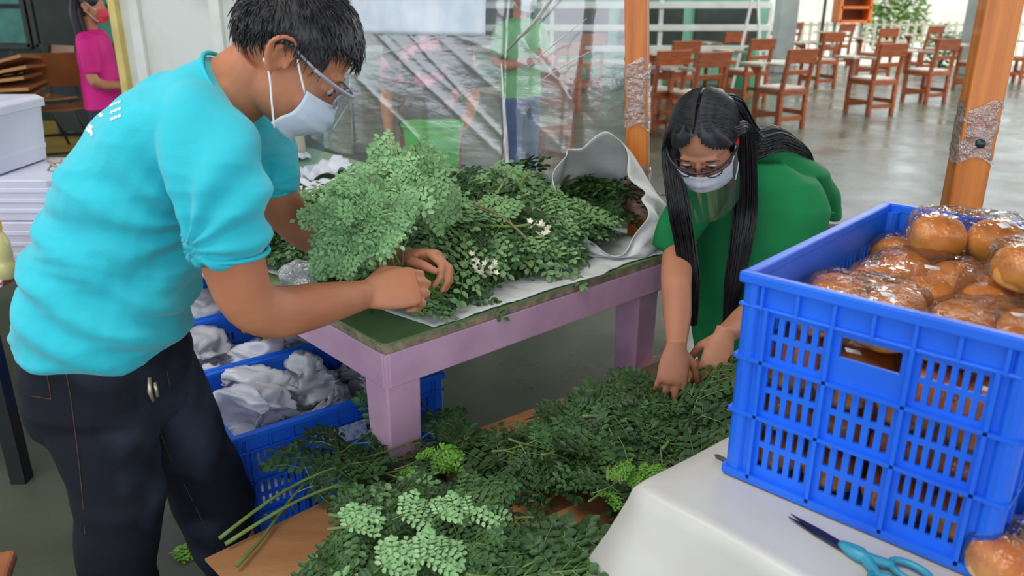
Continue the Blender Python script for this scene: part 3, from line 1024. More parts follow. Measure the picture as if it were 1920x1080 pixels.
# ---------------------------------------------------------- scissors and pen
sc = WZ(1588, 1032, 0.768)
tip = WZ(1480, 968, 0.768)
d = (tip-sc); d.z = 0
sa = math.atan2(d.y, d.x)
sr = thing('scissors', 'open scissors with teal handles on the white tablecloth', 'scissors', (sc.x, sc.y, 0.7665), sa, local=True)
STEEL = mat('dark_steel', (70, 72, 92), 0.3, metal=0.8)
TEALH = mat('teal_handle', (60, 150, 176), 0.35, (44, 126, 152), 8)
Ls = d.length
for s_, a in ((1, 0.03), (-1, -0.03)):
    b = MB()
    R_ = Matrix.Rotation(a, 3, 'Z')
    pts = [(-0.02, -0.007), (Ls*0.4, -0.009), (Ls, 0.0), (Ls*0.5, 0.006), (-0.02, 0.008)]
    z0 = 0.001 if s_ > 0 else 0.0035
    b.loft([[R_ @ Vector((x, y*s_, z0)) for x, y in pts], [R_ @ Vector((x, y*s_, z0+0.002)) for x, y in pts]])
    b.build('blade', STEEL, sr)
    b = MB()
    loop = []
    for k in range(17):
        t_ = 2*PI*k/16
        loop.append(Vector((-0.085-0.03*math.cos(t_), s_*(0.026+0.018*math.sin(t_)), 0.006)))
    b.tube(loop, 0.0055, 8, caps=False)
    b.tube([(0.012, 0.0, 0.006), (-0.02, s_*-0.003, 0.007), (-0.05, s_*0.012, 0.006), (-0.062, s_*0.02, 0.006)], [0.006, 0.010, 0.008, 0.006], 8, sub=3)
    b.build('handle', TEALH, sr, smooth=True)
b = MB(); b.lathe([(0.005, 0.0), (0.005, 0.0085), (0.003, 0.009)], 12); b.build('rivet', STEEL, sr)
p0 = WZ(1340, 853, 0.768); p1 = WZ(1372, 868, 0.768)
b = MB(); b.tube([p0, p0.lerp(p1, 0.15), p1+(p1-p0)*1.6], [0.0012, 0.004, 0.004], 8)
tag(b.build('pen', mat('grey_pen', (70, 68, 66), 0.4), None, smooth=True), 'dark pen poking out from under the bread crate corner', 'pen')
# ================================================================== PLASTIC SHEET
SH0 = Vector((pbm.x-0.03, 2.66, 0)); SHV = Vector((-0.63, 0.776, 0)).normalized(); SHN = Vector((SHV.y, -SHV.x, 0))
rs = random.Random(11)
ridges = []
for k in range(9):
    ridges.append((rs.uniform(0.05, 2.9), rs.uniform(0.9, 1.9), rs.uniform(-0.75, -0.15), rs.uniform(0.008, 0.02), rs.uniform(0.002, 0.007)))
vfold = [(rs.uniform(0, 3.0), rs.uniform(0.02, 0.05), rs.uniform(0.004, 0.014)) for k in range(16)]
def sheet_pt(s, t):
    S = s*3.0
    z = 0.80 + t*1.25 + (1-t)*0.05*math.sin(S*5)
    k = 0
    for (a, zz, sl, wd, am) in ridges:
        dd = (z - (zz + (S-a)*sl*-1.0))
        k += am*math.exp(-abs(dd)/wd)
    for (a, wd, am) in vfold:
        k += am*(1-t)*math.exp(-((S-a-0.08*(1-t))/wd)**2)
    k += 0.02*nz((S*2, z*2, 3))
    p = SH0 + SHV*S - SHN*k*0.9
    return Vector((p.x, p.y, z))
sheet = thing('plastic_sheet', 'clear wrinkled plastic sheet hung as a screen behind the leaf table', 'plastic sheet', (SH0.x, SH0.y, 0.8))
b = MB(); b.grid(sheet_pt, 230, 130)
b.build('film', film('sheet_film', tint=(0.92, 0.935, 0.935), gloss=0.0, rough=0.22, bscale=5, bump=0.15, haze=0.035, stretch=(1, 1, 4), fres=0.22), sheet, smooth=True)
# rolled white edge strip and taped crease
def onsheet(px, py, off=0.02):
    u, v = (px-960)/FPX, (py-540)/FPX
    dr = Vector((u, cp-v*sp, -sp-v*cp))
    o_ = Vector((0, 0, H))
    t = (SH0-o_).dot(SHN)/dr.dot(SHN)
    p = o_+dr*t
    return p - SHN*off*-1 if False else p + (Vector((0, 0, H))-p).normalized()*off
FOLD = mat('milky_plastic_fold', (226, 222, 216), 0.25, (196, 190, 184), 20, spec=0.6)
b = MB(); b.tube([onsheet(940, 120, .03), onsheet(944, 190, .03), onsheet(948, 250, .03), onsheet(952, 335, .03)], [0.003, 0.007, 0.012, 0.014], 8, flat=0.4, sub=3); b.build('rolled_edge', FOLD, sheet, smooth=True)
b = MB(); b.tube([onsheet(1062, -40, .03), onsheet(1000, 45, .03), onsheet(936, 110, .03)], [0.009, 0.008, 0.006], 6, flat=0.3); b.build('taped_crease', FOLD, sheet, smooth=True)
for k, (a, c) in enumerate((((662, 122), (756, 88)), ((756, 88), (840, 66)), ((850, 190), (890, 165)), ((985, 130), (1100, 35)), ((1000, 160), (1110, 95)))):
    b = MB(); b.tube([onsheet(*a, .035), onsheet((a[0]+c[0])/2, (a[1]+c[1])/2-3, .045), onsheet(*c, .035)], [0.001, 0.0035, 0.001], 6, flat=0.5, sub=4)
    b.build('crease', mat('painted_glint', (240, 236, 228), 0.2, spec=0.8), sheet, smooth=True)  # near-white colour paints the film's bright glints onto the creases
# hanging wire the sheet and paper hang from
b = MB(); b.tube([Vector((SH0.x, SH0.y, 2.04)), SH0+SHV*1.5+Vector((0, 0, 2.03)), SH0+SHV*3.0+Vector((0, 0, 2.05))], 0.004, 6); b.build('hanging_wire', mat('wire_grey', (120, 120, 116), 0.4, metal=0.6), sheet)
# paper notice
pn = [onsheet(650, -70, .06), onsheet(918, -70, .06), onsheet(909, 68, .06), onsheet(655, 62, .06)]
b = MB()
def paper(s, t):
    p = pn[3].lerp(pn[2], s).lerp(pn[0].lerp(pn[1], s), t)
    return p + SHN*0.006*math.sin(s*9+t*4)
b.grid(paper, 24, 14)
tag(b.build('paper_notice', mat('notice_paper', (216, 222, 232), 0.5, (198, 208, 224), 10, 0.1, 20), None, smooth=True, solid=0.002), 'pale white paper notice hanging on the plastic sheet above the leaves', 'paper')

# ================================================================== THINGS ON THE LEAF TABLE
SACK = mat('white_woven_sack', (226, 226, 224), 0.5, (204, 204, 204), 10, 0.3, 40, spec=0.4)
def groundsheet(s, t):
    u = 0.0+s*1.09; v = -0.02+t*0.84
    z = TZ+0.004+0.006*abs(nz((u*9, v*9, 1)))+0.004*abs(nz((u*25, v*22, 4)))
    v += 0.03*nz((u*4, 0, 2)) + 0.02*(1-t)
    u = u + 0.12*(1-t)*(1-s)*1.2
    return TP(u, v, z)
b = MB(); b.grid(groundsheet, 70, 50)
tag(b.build('sack_sheet', SACK, None, smooth=True, solid=0.0015), 'white woven sack spread flat under the leaf heap on the table', 'sack')
# standing sack mouth at the right end of the table
def sack_pt(s, t):
    a = s*2*PI
    c = TP(0.985, 0.19)
    dirv = TU*math.cos(a) + TV*math.sin(a)
    back = 0.5+0.5*math.cos(a-0.55)           # 1 on the far/right side
    hgt = 0.035 + 0.30*back**1.1
    r_ = 0.175*(1-0.35*t*t*(back)) + 0.045*t*(1-t)*4*back
    fold = 0.013*math.sin(a*9+t*3)*t + 0.02*noise.noise(Vector((math.cos(a)*2.4, math.sin(a)*2.4, t*2.6)))
    p = c + dirv*(r_+fold)*Vector((1, 1, 1)).x
    p = p - TU*0.11*t*t*back
    return Vector((p.x, p.y, TZ+0.008+hgt*t + 0.025*t*math.sin(a*4+1)))
b = MB(); b.grid(sack_pt, 110, 34)
tag(b.build('standing_sack', SACK, None, smooth=True, solid=0.002), 'white plastic sack standing open at the right end of the table', 'sack')
# clear plastic bag beside the man's hands
b = MB(); b.ell((0, 0, 0), (0.06, 0.045, 0.05), nu=26, nv=18)
c = WD(566, 498, 1.98)
b.v = [tuple(c+Vector(p)*(1+0.35*noise.noise(Vector(p)*28))) for p in b.v]
o_ = min(v[2] for v in b.v); b.v = [(x, y, z-o_+TZ+0.006) for x, y, z in b.v]
tag(b.build('plastic_bag', film('small_bag_film', gloss=0.16, rough=0.2, bscale=30, bump=1, haze=0.35), None, smooth=True), 'crumpled clear plastic bag on the table under the far forearm', 'plastic bag')

# papers and parcels on the rear table
PRINT = mat('printed_paper', (226, 228, 236), 0.5, (40, 44, 64), 16, detail=2, contrast=(0.57, 0.62))
PAPER = mat('white_paper', (228, 230, 236), 0.5, (206, 210, 222), 9, 0.3, 14)
def crumple(pts, m, name, label, cat, amp=0.012, z=TZ+0.004, group=None):
    P = [WZ(x, y, z) for x, y in pts]
    b = MB()
    def fn(s, t):
        p = P[0].lerp(P[1], s).lerp(P[3].lerp(P[2], s), t)
        return p + Vector((0, 0, amp*(0.3+abs(noise.noise(Vector((p.x*14, p.y*14, 2))))*2.2)))
    b.grid(fn, 30, 20)
    return tag(b.build(name, m, None, smooth=True, solid=0.002), label, cat, group)
crumple([(555, 326), (640, 302), (668, 322), (570, 346)], PAPER, 'folded_paper', 'folded white paper on the rear table just behind the leaves', 'paper', 0.03)
crumple([(552, 350), (640, 335), (690, 362), (600, 385)], PRINT, 'printed_plastic', 'white sheet with dark print beside the far arm of the man', 'packaging', 0.02)
crumple([(680, 345), (770, 330), (800, 352), (700, 372)], PRINT, 'printed_plastic', 'white dark-printed sheet half under the leaf heap', 'packaging', 0.02)
crumple([(512, 298), (572, 286), (584, 298), (520, 308)], PAPER, 'folded_paper', 'small white paper lying far on the rear table', 'paper', 0.015)
# cream bag standing on the rear table
c = WZ(545, 292, TZ)
b = MB()
b.loft([[c+Vector((x*k, y*k*0.6, z+0.01*math.sin(x*60+z*30))) for x, y in [(0.07*math.cos(2*PI*j/20), 0.07*math.sin(2*PI*j/20)) for j in range(20)]] for z, k in ((0.004, 1.0), (0.05, 1.15), (0.13, 1.08), (0.19, 0.9), (0.22, 0.95))])
tag(b.build('paper_bag', mat('cream_paper_bag', (208, 200, 178), 0.6, (188, 178, 154), 6, 0.3, 20), None, smooth=True), 'cream paper bag standing on the rear table behind the mask', 'bag')
# yellow fruit packs behind the near elbow
YEL = mat('yellow_fruit', (222, 176, 50), 0.4, (190, 134, 36), 9)
for k, (px, py) in enumerate(((488, 440), (512, 432), (500, 460), (526, 452))):
    c = WZ(px, py, TZ+0.03)
    b = MB(); b.ell(c, (0.034, 0.03, 0.03))
    tag(b.build('mango', YEL, None, smooth=True), 'yellow mango on the table behind the near elbow of the man', 'fruit', 'yellow mangoes behind the elbow')

# ================================================================== LEFT CLUTTER
RED = mat('red_brown_table', (190, 92, 44), 0.45, (164, 74, 34), 5)
tb = WZ(10, 540, 0.72)
lt = thing('low_table', 'orange-brown table at the left edge holding white bins', 'table', (-2.1, 2.75, 0))
b = MB(); b.box((-2.12, 2.74, 0.70), (1.0, 0.9, 0.04)); b.build('tabletop', RED, lt, bevel=0.006)
for sx in (-0.45, 0.45):
    for sy in (-0.4, 0.4):
        b = MB(); b.box((-2.12+sx, 2.74+sy, 0.34), (0.05, 0.05, 0.68)); b.build('leg', mat('black_steel', (30, 32, 32), 0.4), lt)
for z in (0.34, 0.2):
    b = MB(); b.bar((-2.6, 2.36, z), (-1.65, 2.36, z), 0.025, 0.025); b.build('brace', MATS['black_steel'], lt)
BIN = mat('white_bin_plastic', (222, 224, 238), 0.4, (204, 206, 226), 3)
def bin_(name, label, cx, cy, z, sx, sy, h, lid, ribs=3, group=None, rz=0.0):
    t = thing(name, label, 'bin', (cx, cy, z), rz, group, local=True)
    b = MB()
    def ring(k, zz): return [Vector((x*sx/2*k, y*sy/2*k, zz)) for x, y in ((-1, -.9), (-.9, -1), (.9, -1), (1, -.9), (1, .9), (.9, 1), (-.9, 1), (-1, .9))]
    b.loft([ring(0.93, 0), ring(1.0, h)]); b.build('body', BIN, t, bevel=0.004)
    for i in range(ribs):
        zz = h*(0.25+0.5*i/max(1, ribs-1))
        b = MB(); b.loft([ring(0.93+0.07*zz/h+0.012, zz-0.008), ring(0.93+0.07*zz/h+0.012, zz+0.008)]); b.build('rib', BIN, t, bevel=0.003)
    if lid:
        b = MB(); b.loft([ring(1.06, h-0.01), ring(1.06, h+0.018), ring(0.96, h+0.03)]); b.build('lid', BIN, t, bevel=0.004)
        b = MB(); b.box((0.0, -sy/2-0.012, h*0.62), (0.12, 0.024, 0.03)); b.build('handle', BIN, t, bevel=0.004)
    return t
c = WD(0, 300, 2.62)
bin_('white_bin', 'lidded white plastic bin topmost on the stack at the left edge', c.x-0.09, 2.66, 1.015, 0.30, 0.34, 0.19, True, 1)
bin_('white_tray', 'white ribbed plastic tray under the lidded bin, upper of two', c.x+0.0, 2.66, 0.875, 0.50, 0.38, 0.135, False, 3, 'white ribbed trays')
bin_('white_tray', 'white ribbed plastic tray standing on the orange-brown table', c.x+0.0, 2.66, 0.722, 0.48, 0.37, 0.15, False, 3, 'white ribbed trays')
c = WD(110, 330, 2.8)
b = MB()
for (x0, y0, x1, y1) in ((60, 300, 105, 335), (75, 340, 120, 330), (90, 300, 112, 352), (70, 352, 118, 318), (64, 320, 112, 306)):
    a0, a1 = WD(x0+25, y0, 2.62), WD(x1+25, y1, 2.56)
    b.tube([a0, a0.lerp(a1, 0.5)+Vector((0, -0.02, 0.02)), a1], [0.003, 0.005, 0.002], 6, sub=3)
tag(b.build('dry_twigs', mat('dry_twig', (170, 156, 140), 0.8, (138, 124, 108), 20), None, smooth=True), 'tangle of dry pale twigs on the white trays behind the man', 'twigs')
p = WZ(13, 521, 0.722)
bt = thing('juice_bottle', 'clear bottle of yellowish liquid with a yellow cap', 'bottle', (p.x, p.y, 0.722), local=True)
b = MB(); b.lathe([(0.028, 0.0), (0.032, 0.006), (0.032, 0.05), (0.029, 0.06), (0.032, 0.07), (0.031, 0.115), (0.022, 0.14), (0.015, 0.152), (0.015, 0.16)], 24); b.build('body', mat('pale_juice', (206, 200, 132), 0.15, (216, 210, 150), 4, coat=0.5), bt, smooth=True)
b = MB(); b.lathe([(0.018, 0.156), (0.018, 0.184), (0.016, 0.187)], 20); b.build('cap', mat('yellow_cap', (236, 196, 44), 0.4), bt, smooth=False)
p = WZ(2, 536, 0.722)
b = MB(); b.box((p.x-0.01, p.y-0.02, 0.735), (0.05, 0.03, 0.024), Matrix.Rotation(0.4, 3, 'Z'))
o_ = b.build('snack_packet', mat('red_white_packet', (210, 50, 60), 0.4, (236, 230, 230), 60, contrast=(0.48, 0.52)), None, bevel=0.006)
tag(o_, 'small red and white packet at the left edge by the bottle', 'packet')
# stool corner at the lower left
p = WZ(25, 1064, 0.45)
st = thing('wooden_stool', 'small wooden stool just peeping in at the lower left corner', 'stool', (p.x-0.12, p.y-0.13, 0), 0.35, local=True)
b = MB(); b.box((0, 0, 0.435), (0.3, 0.3, 0.03)); b.build('seat', mat('stool_wood', (170, 108, 62), 0.5, (140, 84, 46), 6), st, bevel=0.008)
for sx in (-0.11, 0.11):
    for sy in (-0.11, 0.11):
        b = MB(); b.bar((sx*1.15, sy*1.15, 0), (sx, sy, 0.42), 0.035, 0.035); b.build('leg', MATS['stool_wood'], st)

# ---------------------------------------------------------- chairs stacked by the dark wall
PLY = mat('plywood_tan', (196, 142, 88), 0.5, (168, 116, 66), 5, stretch=(1, 8, 8))
PLYD = mat('plywood_brown', (150, 92, 42), 0.45, (124, 72, 32), 5)
BLK = MATS['black_steel']
def steel_chair(loc, rz, label, m, tablet=True):
    t = thing('school_chair', label, 'chair', loc, rz, 'steel-framed chairs by the dark wall', local=True)
    for sx in (-0.19, 0.19):
        b = MB(); b.tube([(sx, 0.2, 0), (sx, 0.19, 0.42), (sx, -0.17, 0.43), (sx, -0.24, 0.86)], 0.012, 8); b.tube([(sx, -0.25, 0), (sx, -0.1, 0.42)], 0.012, 8); b.build('frame', BLK, t, smooth=True)
    b = MB(); b.tube([(-0.19, -0.23, 0.12), (0.19, -0.23, 0.12)], 0.01, 8); b.tube([(-0.19, 0.2, 0.2), (0.19, 0.2, 0.2)], 0.01, 8); b.build('crossbar', BLK, t)
    b = MB(); b.grid(lambda s, q_: Vector((-0.2+0.4*s, -0.18+0.4*q_, 0.45-0.015*math.sin(PI*s))), 10, 8); b.build('seat', m, t, solid=0.014)
    b = MB(); b.grid(lambda s, q_: Vector((-0.2+0.4*s, -0.195-0.05*q_-0.02*math.sin(PI*s), 0.62+0.24*q_)), 10, 6); b.build('backrest', m, t, solid=0.012)
    if tablet:
        b = MB(); b.prism([(-0.33, -0.05), (-0.17, -0.14), (-0.15, 0.3), (-0.36, 0.36)], 0.655, 0.672); b.build('writing_tablet', PLY, t, bevel=0.004)
        b = MB(); b.tube([(-0.21, -0.1, 0.43), (-0.25, 0.0, 0.65)], 0.01, 8); b.tube([(-0.21, 0.18, 0.42), (-0.26, 0.2, 0.65)], 0.01, 8); b.build('tablet_support', BLK, t)
    return t
steel_chair((-3.52, 6.35, 0.30), 0.5, 'brown plywood school chair with black frame beside the woman in pink', PLYD)
steel_chair((-3.95, 6.9, 0.30), 2.6, 'school chair with orange-brown backrest behind the nearer chair', PLYD, False)
ch = steel_chair((-4.25, 6.6, 0.74), -0.4, 'school chair stacked tilted on others near the dark wall', PLY)
ch.rotation_euler = (0.3, -0.4, 0.9)
for k in range(6):
    p = WD(18+k % 2*8, 128+k*14, 5.6)
    b = MB(); b.box((p.x-0.22, 5.9, p.z), (0.42, 0.45, 0.022), Euler((0.05*k-0.1, -0.25+0.07*k, 0.2)).to_matrix())
    tag(b.build('wooden_board', PLY, None, bevel=0.003), 'tan plywood board in the slanted stack at the left edge', 'board', 'plywood boards at the left edge')
b = MB()
p = WD(18, 200, 5.9)
sr_ = thing('board_rack', 'dark steel rack under the slanted plywood boards', 'rack', (p.x-0.12, 5.9, 0))
for sx in (-0.2, 0.2):
    for sy in (-0.2, 0.2):
        b = MB(); b.bar((p.x-0.22+sx, 5.9+sy, 0), (p.x-0.22+sx, 5.9+sy, 1.18), 0.03, 0.03); b.build('post', BLK, sr_)
b = MB(); b.box((p.x-0.22, 5.9, 1.10), (0.46, 0.46, 0.03)); b.build('shelf', BLK, sr_)

# ================================================================== LOW BENCH WITH CARDBOARD (under the floor heap)
LB_U = TU; LB_V = TV
LB0 = WZ(408, 1000, 0.475)           # near-left corner of the cardboard
BZ = 0.475
def BP(u, v, z=BZ):
    p = LB0 + LB_U*u + LB_V*v
    return Vector((p.x, p.y, z))
BL, BD = 1.55, 0.56     # along the table front / towards the camera (negative v)
bc = BP(BL/2, -BD/2-0.06, 0)
lb = thing('low_bench', 'low wooden bench hidden below the cardboard and leaf heap', 'bench', (bc.x, bc.y, 0), TA, local=True)
DW = mat('dark_bench_wood', (96, 70, 48), 0.7, (70, 50, 34), 6)
for k in range(4):
    b = MB(); b.box((0, -BD/2+BD*(k+0.5)/4, BZ-0.03), (BL-0.1, BD/4-0.012, 0.03)); b.build('plank', DW, lb)
for sx in (-1, 1):
    for sy in (-1, 1):
        b = MB(); b.box((sx*(BL/2-0.12), sy*(BD/2-0.05), (BZ-0.045)/2), (0.06, 0.06, BZ-0.045)); b.build('leg', DW, lb)
CARD = mat('brown_cardboard', (176, 124, 80), 0.7, (156, 106, 66), 3, 0.1, 50, stretch=(1, 6, 1))
def card(us, vs, dz, tilt, rz, label):
    c = BP(us, vs, BZ+dz)
    b = MB(); b.box(c, (0.62, 0.44, 0.006), Matrix.Rotation(TA+rz, 3, 'Z') @ Euler((tilt[0], tilt[1], 0)).to_matrix())
    r = thing('cardboard_sheet', label, 'cardboard', c)
    b.build('panel', CARD, r)
    b = MB(); b.box(c+Matrix.Rotation(TA+rz, 3, 'Z') @ Vector((0.0, -0.255, 0.012)), (0.60, 0.085, 0.005), Matrix.Rotation(TA+rz, 3, 'Z') @ Euler((tilt[0]+0.35, tilt[1], 0)).to_matrix())
    b.build('flap', CARD, r)
card(0.27, -0.26, -0.008, (0, 0), 0.05, 'flattened brown cardboard under the leaf stems at the lower left')
card(0.66, -0.25, -0.001, (0.0, 0.0), -0.1, 'flattened brown cardboard showing beside the front table leg')
card(0.95, -0.40, 0.006, (0.0, 0.0), 0.1, 'flattened brown cardboard with folded flap in the middle of the heap')
card(1.22, -0.38, 0.0, (0.0, 0.0), 0.0, 'flattened brown cardboard under the leaves near the woman')
# ================================================================== MORINGA BRANCHES
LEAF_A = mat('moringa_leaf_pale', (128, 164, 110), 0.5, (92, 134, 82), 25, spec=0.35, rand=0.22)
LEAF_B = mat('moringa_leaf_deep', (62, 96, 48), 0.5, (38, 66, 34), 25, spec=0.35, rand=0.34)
LEAF_C = mat('moringa_leaf_young', (104, 156, 48), 0.5, (78, 130, 40), 25, spec=0.35, rand=0.1)
LEAF_D = mat('moringa_leaf_underside', (156, 196, 140), 0.5, (122, 170, 110), 25, spec=0.35, rand=0.12)
STEM = mat('moringa_stem', (122, 144, 74), 0.5, (92, 118, 56), 9, rand=0.12)
STEM_W = mat('moringa_woody_stem', (128, 136, 84), 0.6, (108, 104, 66), 9, rand=0.15)

def leaflet(b, p, d, n, L, W_):
    s = d.cross(n).normalized()*W_*0.5
    up = n*W_*0.12
    b.add([p, p+d*L*0.30+s*0.86+up, p+d*L*0.72+s*0.8+up, p+d*L, p+d*L*0.72-s*0.8+up, p+d*L*0.30-s*0.86+up],
          [(0, 1, 2, 3), (0, 3, 4, 5)])
def frond_mesh(seed, mats, L=0.2, size=1.0):
    """tripinnate spray: rachis along +X in the XY plane"""
    r = random.Random(seed)
    b = MB()
    droop = r.uniform(0.15, 0.5)
    bend = r.uniform(-0.3, 0.3)
    def rach(s):
        return Vector((L*s, bend*L*s*s, -droop*L*s*s))
    b.m = 1
    b.tube([rach(k/5) for k in range(6)], [0.0022-0.0003*k for k in range(6)], 4)
    npair = 6
    for i in range(npair+1):
        s = 0.2+0.8*i/npair
        p = rach(s)
        tang = (rach(min(1, s+0.02))-rach(s-0.02)).normalized()
        pl = (0.105*(1-s*0.72)+0.012)*L/0.2
        for sd in ((-1, 1) if i < npair else (0,)):
            a = sd*r.uniform(0.85, 1.15)
            d = Matrix.Rotation(a, 3, 'Z') @ tang
            d.z += r.uniform(-0.25, 0.15)
            d.normalize()
            nrm_ = (Vector((r.uniform(-.3, .3), r.uniform(-.3, .3), 1))).normalized()
            nrm_ = (nrm_-d*nrm_.dot(d)).normalized()
            sag = r.uniform(0.0, 0.35)
            if sd == 0: pl = 0.045*L/0.2
            b.m = 1
            b.tube([p, p+d*pl*0.5, p+d*pl+Vector((0, 0, -sag*pl))], [0.0011, 0.0009, 0.0005], 3)
            b.m = 0
            step = 0.0165*size
            k = 0
            q = 0.35*step
            while q < pl:
                f = q/pl
                c = p+d*q+Vector((0, 0, -sag*pl*f*f))
                lw = step*1.02*r.uniform(0.85, 1.15)
                for sg in (-1, 1):
                    ld = (d*0.55+d.cross(nrm_)*sg).normalized()
                    ln = (nrm_+Vector((r.uniform(-.45, .45), r.uniform(-.45, .45), 0))).normalized()
                    leaflet(b, c+ld*0.001, ld, ln, lw*1.15, lw*0.82)
                q += step
                k += 1
            leaflet(b, p+d*pl+Vector((0, 0, -sag*pl)), d, nrm_, step*1.25, step*0.85)
    me = b.mesh('leaf_spray', fix=False)
    for m in mats: me.materials.append(m)
    return me
FR = {}
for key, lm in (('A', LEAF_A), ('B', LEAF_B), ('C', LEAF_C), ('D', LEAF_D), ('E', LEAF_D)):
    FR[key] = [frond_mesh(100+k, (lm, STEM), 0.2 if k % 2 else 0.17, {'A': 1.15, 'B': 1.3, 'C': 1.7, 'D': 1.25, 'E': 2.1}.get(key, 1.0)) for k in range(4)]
def stem_mesh(seed, L, woody):
    r = random.Random(seed)
    b = MB()
    pts = [Vector((L*k/6, 0.02*math.sin(k*0.9+seed), 0.015*math.sin(k*0.7+seed*2))) for k in range(7)]
    b.tube(pts, [0.0048-0.0005*k for k in range(7)], 6, sub=2)
    me = b.mesh('stem', smooth=True)
    me.materials.append(STEM_W if woody else STEM)
    return me, pts
STEMS = [stem_mesh(s, L, s % 2) for s, L in ((1, 0.34), (2, 0.30), (3, 0.38), (4, 0.26))]
LONG = [stem_mesh(s, L, 0) for s, L in ((5, 0.5), (6, 0.55))]
br_count = 0
def branch(loc, M, key, label, group, rnd, nf=7, scale=1.0, stem=None, start=1, flat=0.35, kind=None):
    """one moringa branch: stem part + leaf sprays; M is a 3x3 rotation (X along the stem)"""
    global br_count
    br_count += 1
    r = bpy.data.objects.new('moringa_branch', None)
    COL.objects.link(r)
    r.empty_display_size = 0.03
    r.matrix_world = Matrix.Translation(loc) @ M.to_4x4() @ Matrix.Scale(scale, 4)
    tag(r, label, 'branch', group)
    me, pts = stem if stem is not None else STEMS[rnd.randrange(4)]
    o = bpy.data.objects.new('stem', me); COL.objects.link(o); o.parent = r
    n = nf
    for k in range(n):
        i = start + (len(pts)-1-start)*k/(n-1)
        a = pts[int(i)].lerp(pts[min(len(pts)-1, int(i)+1)], i-int(i))
        sg = 1 if k % 2 else -1
        yaw = sg*rnd.uniform(0.45, 1.1) if k < n-1 else rnd.uniform(-.2, .2)
        e = Euler((rnd.uniform(-flat*1.6, flat*1.6), rnd.uniform(-flat, flat*0.7), yaw))
        o = bpy.data.objects.new('leaf_spray', FR[key][rnd.randrange(4)])
        COL.objects.link(o); o.parent = r
        sc_ = rnd.uniform(0.75, 1.1)
        o.matrix_local = Matrix.Translation(a) @ e.to_matrix().to_4x4() @ Matrix.Scale(sc_, 4)
    return r
def rotm(yaw, pitch, roll):
    return Matrix.Rotation(yaw, 3, 'Z') @ Matrix.Rotation(-pitch, 3, 'Y') @ Matrix.Rotation(roll, 3, 'X')

# ---- heap on the pink table
rnd = random.Random(21)
def heap_h(u, v):
    a = max(0, 1-((u-0.52)/0.60)**4)
    bq = max(0, 1-((v-0.44)/0.44)**2)
    return 0.185*a*bq**0.6
n_t = 0
for lay, cnt in ((0.12, 14), (0.4, 22), (0.7, 52), (0.97, 95)):
    for k in range(cnt):
        u, v = rnd.uniform(0.10, 0.92), rnd.uniform(0.12, 0.85)
        h = heap_h(u, v)
        if h < 0.05 and lay > 0.5: continue
        z = TZ+0.02+h*lay
        yaw = rnd.uniform(0, 2*PI) if lay < 0.8 else TA + rnd.choice((0.4, -0.9, 2.6, -2.2, 1.6))+rnd.uniform(-.6, .6)
        # slope so that the spray follows the heap's surface
        du = (heap_h(u+.03, v)-heap_h(u-.03, v))/.06*lay; dv = (heap_h(u, v+.03)-heap_h(u, v-.03))/.06*lay
        g = TU*du+TV*dv
        nn = Vector((-g.x, -g.y, 1)).normalized()
        nn = (nn + Vector((0, -0.25, 0))*rnd.random()).normalized()
        xd = Vector((math.cos(yaw), math.sin(yaw), 0)); xd = (xd-nn*xd.dot(nn)).normalized()
        M = Matrix((xd, nn.cross(xd), nn)).transposed()
        key = 'A' if rnd.random() < 0.78 else 'B'
        loc = TP(u, v, z) - xd*0.18
        okp = True
        for f in (0.0, 0.2, 0.42):
            for sdv in (-0.09, 0.09):
                q = loc + xd*f + nn.cross(xd)*sdv - T0
                if q.dot(TV) < 0.05 or q.dot(TU) < 0.02 or q.dot(TU) > 0.98: okp = False
        if not okp: continue
        where = 'at the right end, by the white sack' if u > 0.7 else ('behind the held bunch, at its left end' if u < 0.35 else ('in its front middle' if v < 0.42 else 'along its back, before the plastic sheet'))
        branch(loc, M, key, 'leafy moringa branch in the pink table heap, ' + where, 'table heap branches ' + where, rnd, nf=8)
        n_t += 1
# dark branches inside the standing sack
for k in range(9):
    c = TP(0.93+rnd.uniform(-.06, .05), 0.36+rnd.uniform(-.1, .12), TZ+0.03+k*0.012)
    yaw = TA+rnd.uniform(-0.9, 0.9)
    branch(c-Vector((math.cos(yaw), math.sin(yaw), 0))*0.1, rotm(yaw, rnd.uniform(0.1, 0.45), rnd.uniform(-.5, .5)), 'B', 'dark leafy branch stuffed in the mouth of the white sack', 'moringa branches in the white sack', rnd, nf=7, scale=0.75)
# young bright sprig over the table edge and loose sprig
c = WD(786, 470, 1.88)
branch(c, rotm(-1.75, -0.75, 0.4), 'C', 'bright yellow-green young sprig hanging at the front of the table heap', 'young sprigs', rnd, nf=6, scale=0.36, flat=0.5)
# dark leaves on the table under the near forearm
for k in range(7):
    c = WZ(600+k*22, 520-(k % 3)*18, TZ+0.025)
    branch(c, rotm(rnd.uniform(-.6, .8), 0.05, rnd.uniform(-.3, .3)), 'B', 'dark leafy branch lying flat on the table below the forearm', 'dark branches under the forearm', rnd, nf=6, scale=0.7)

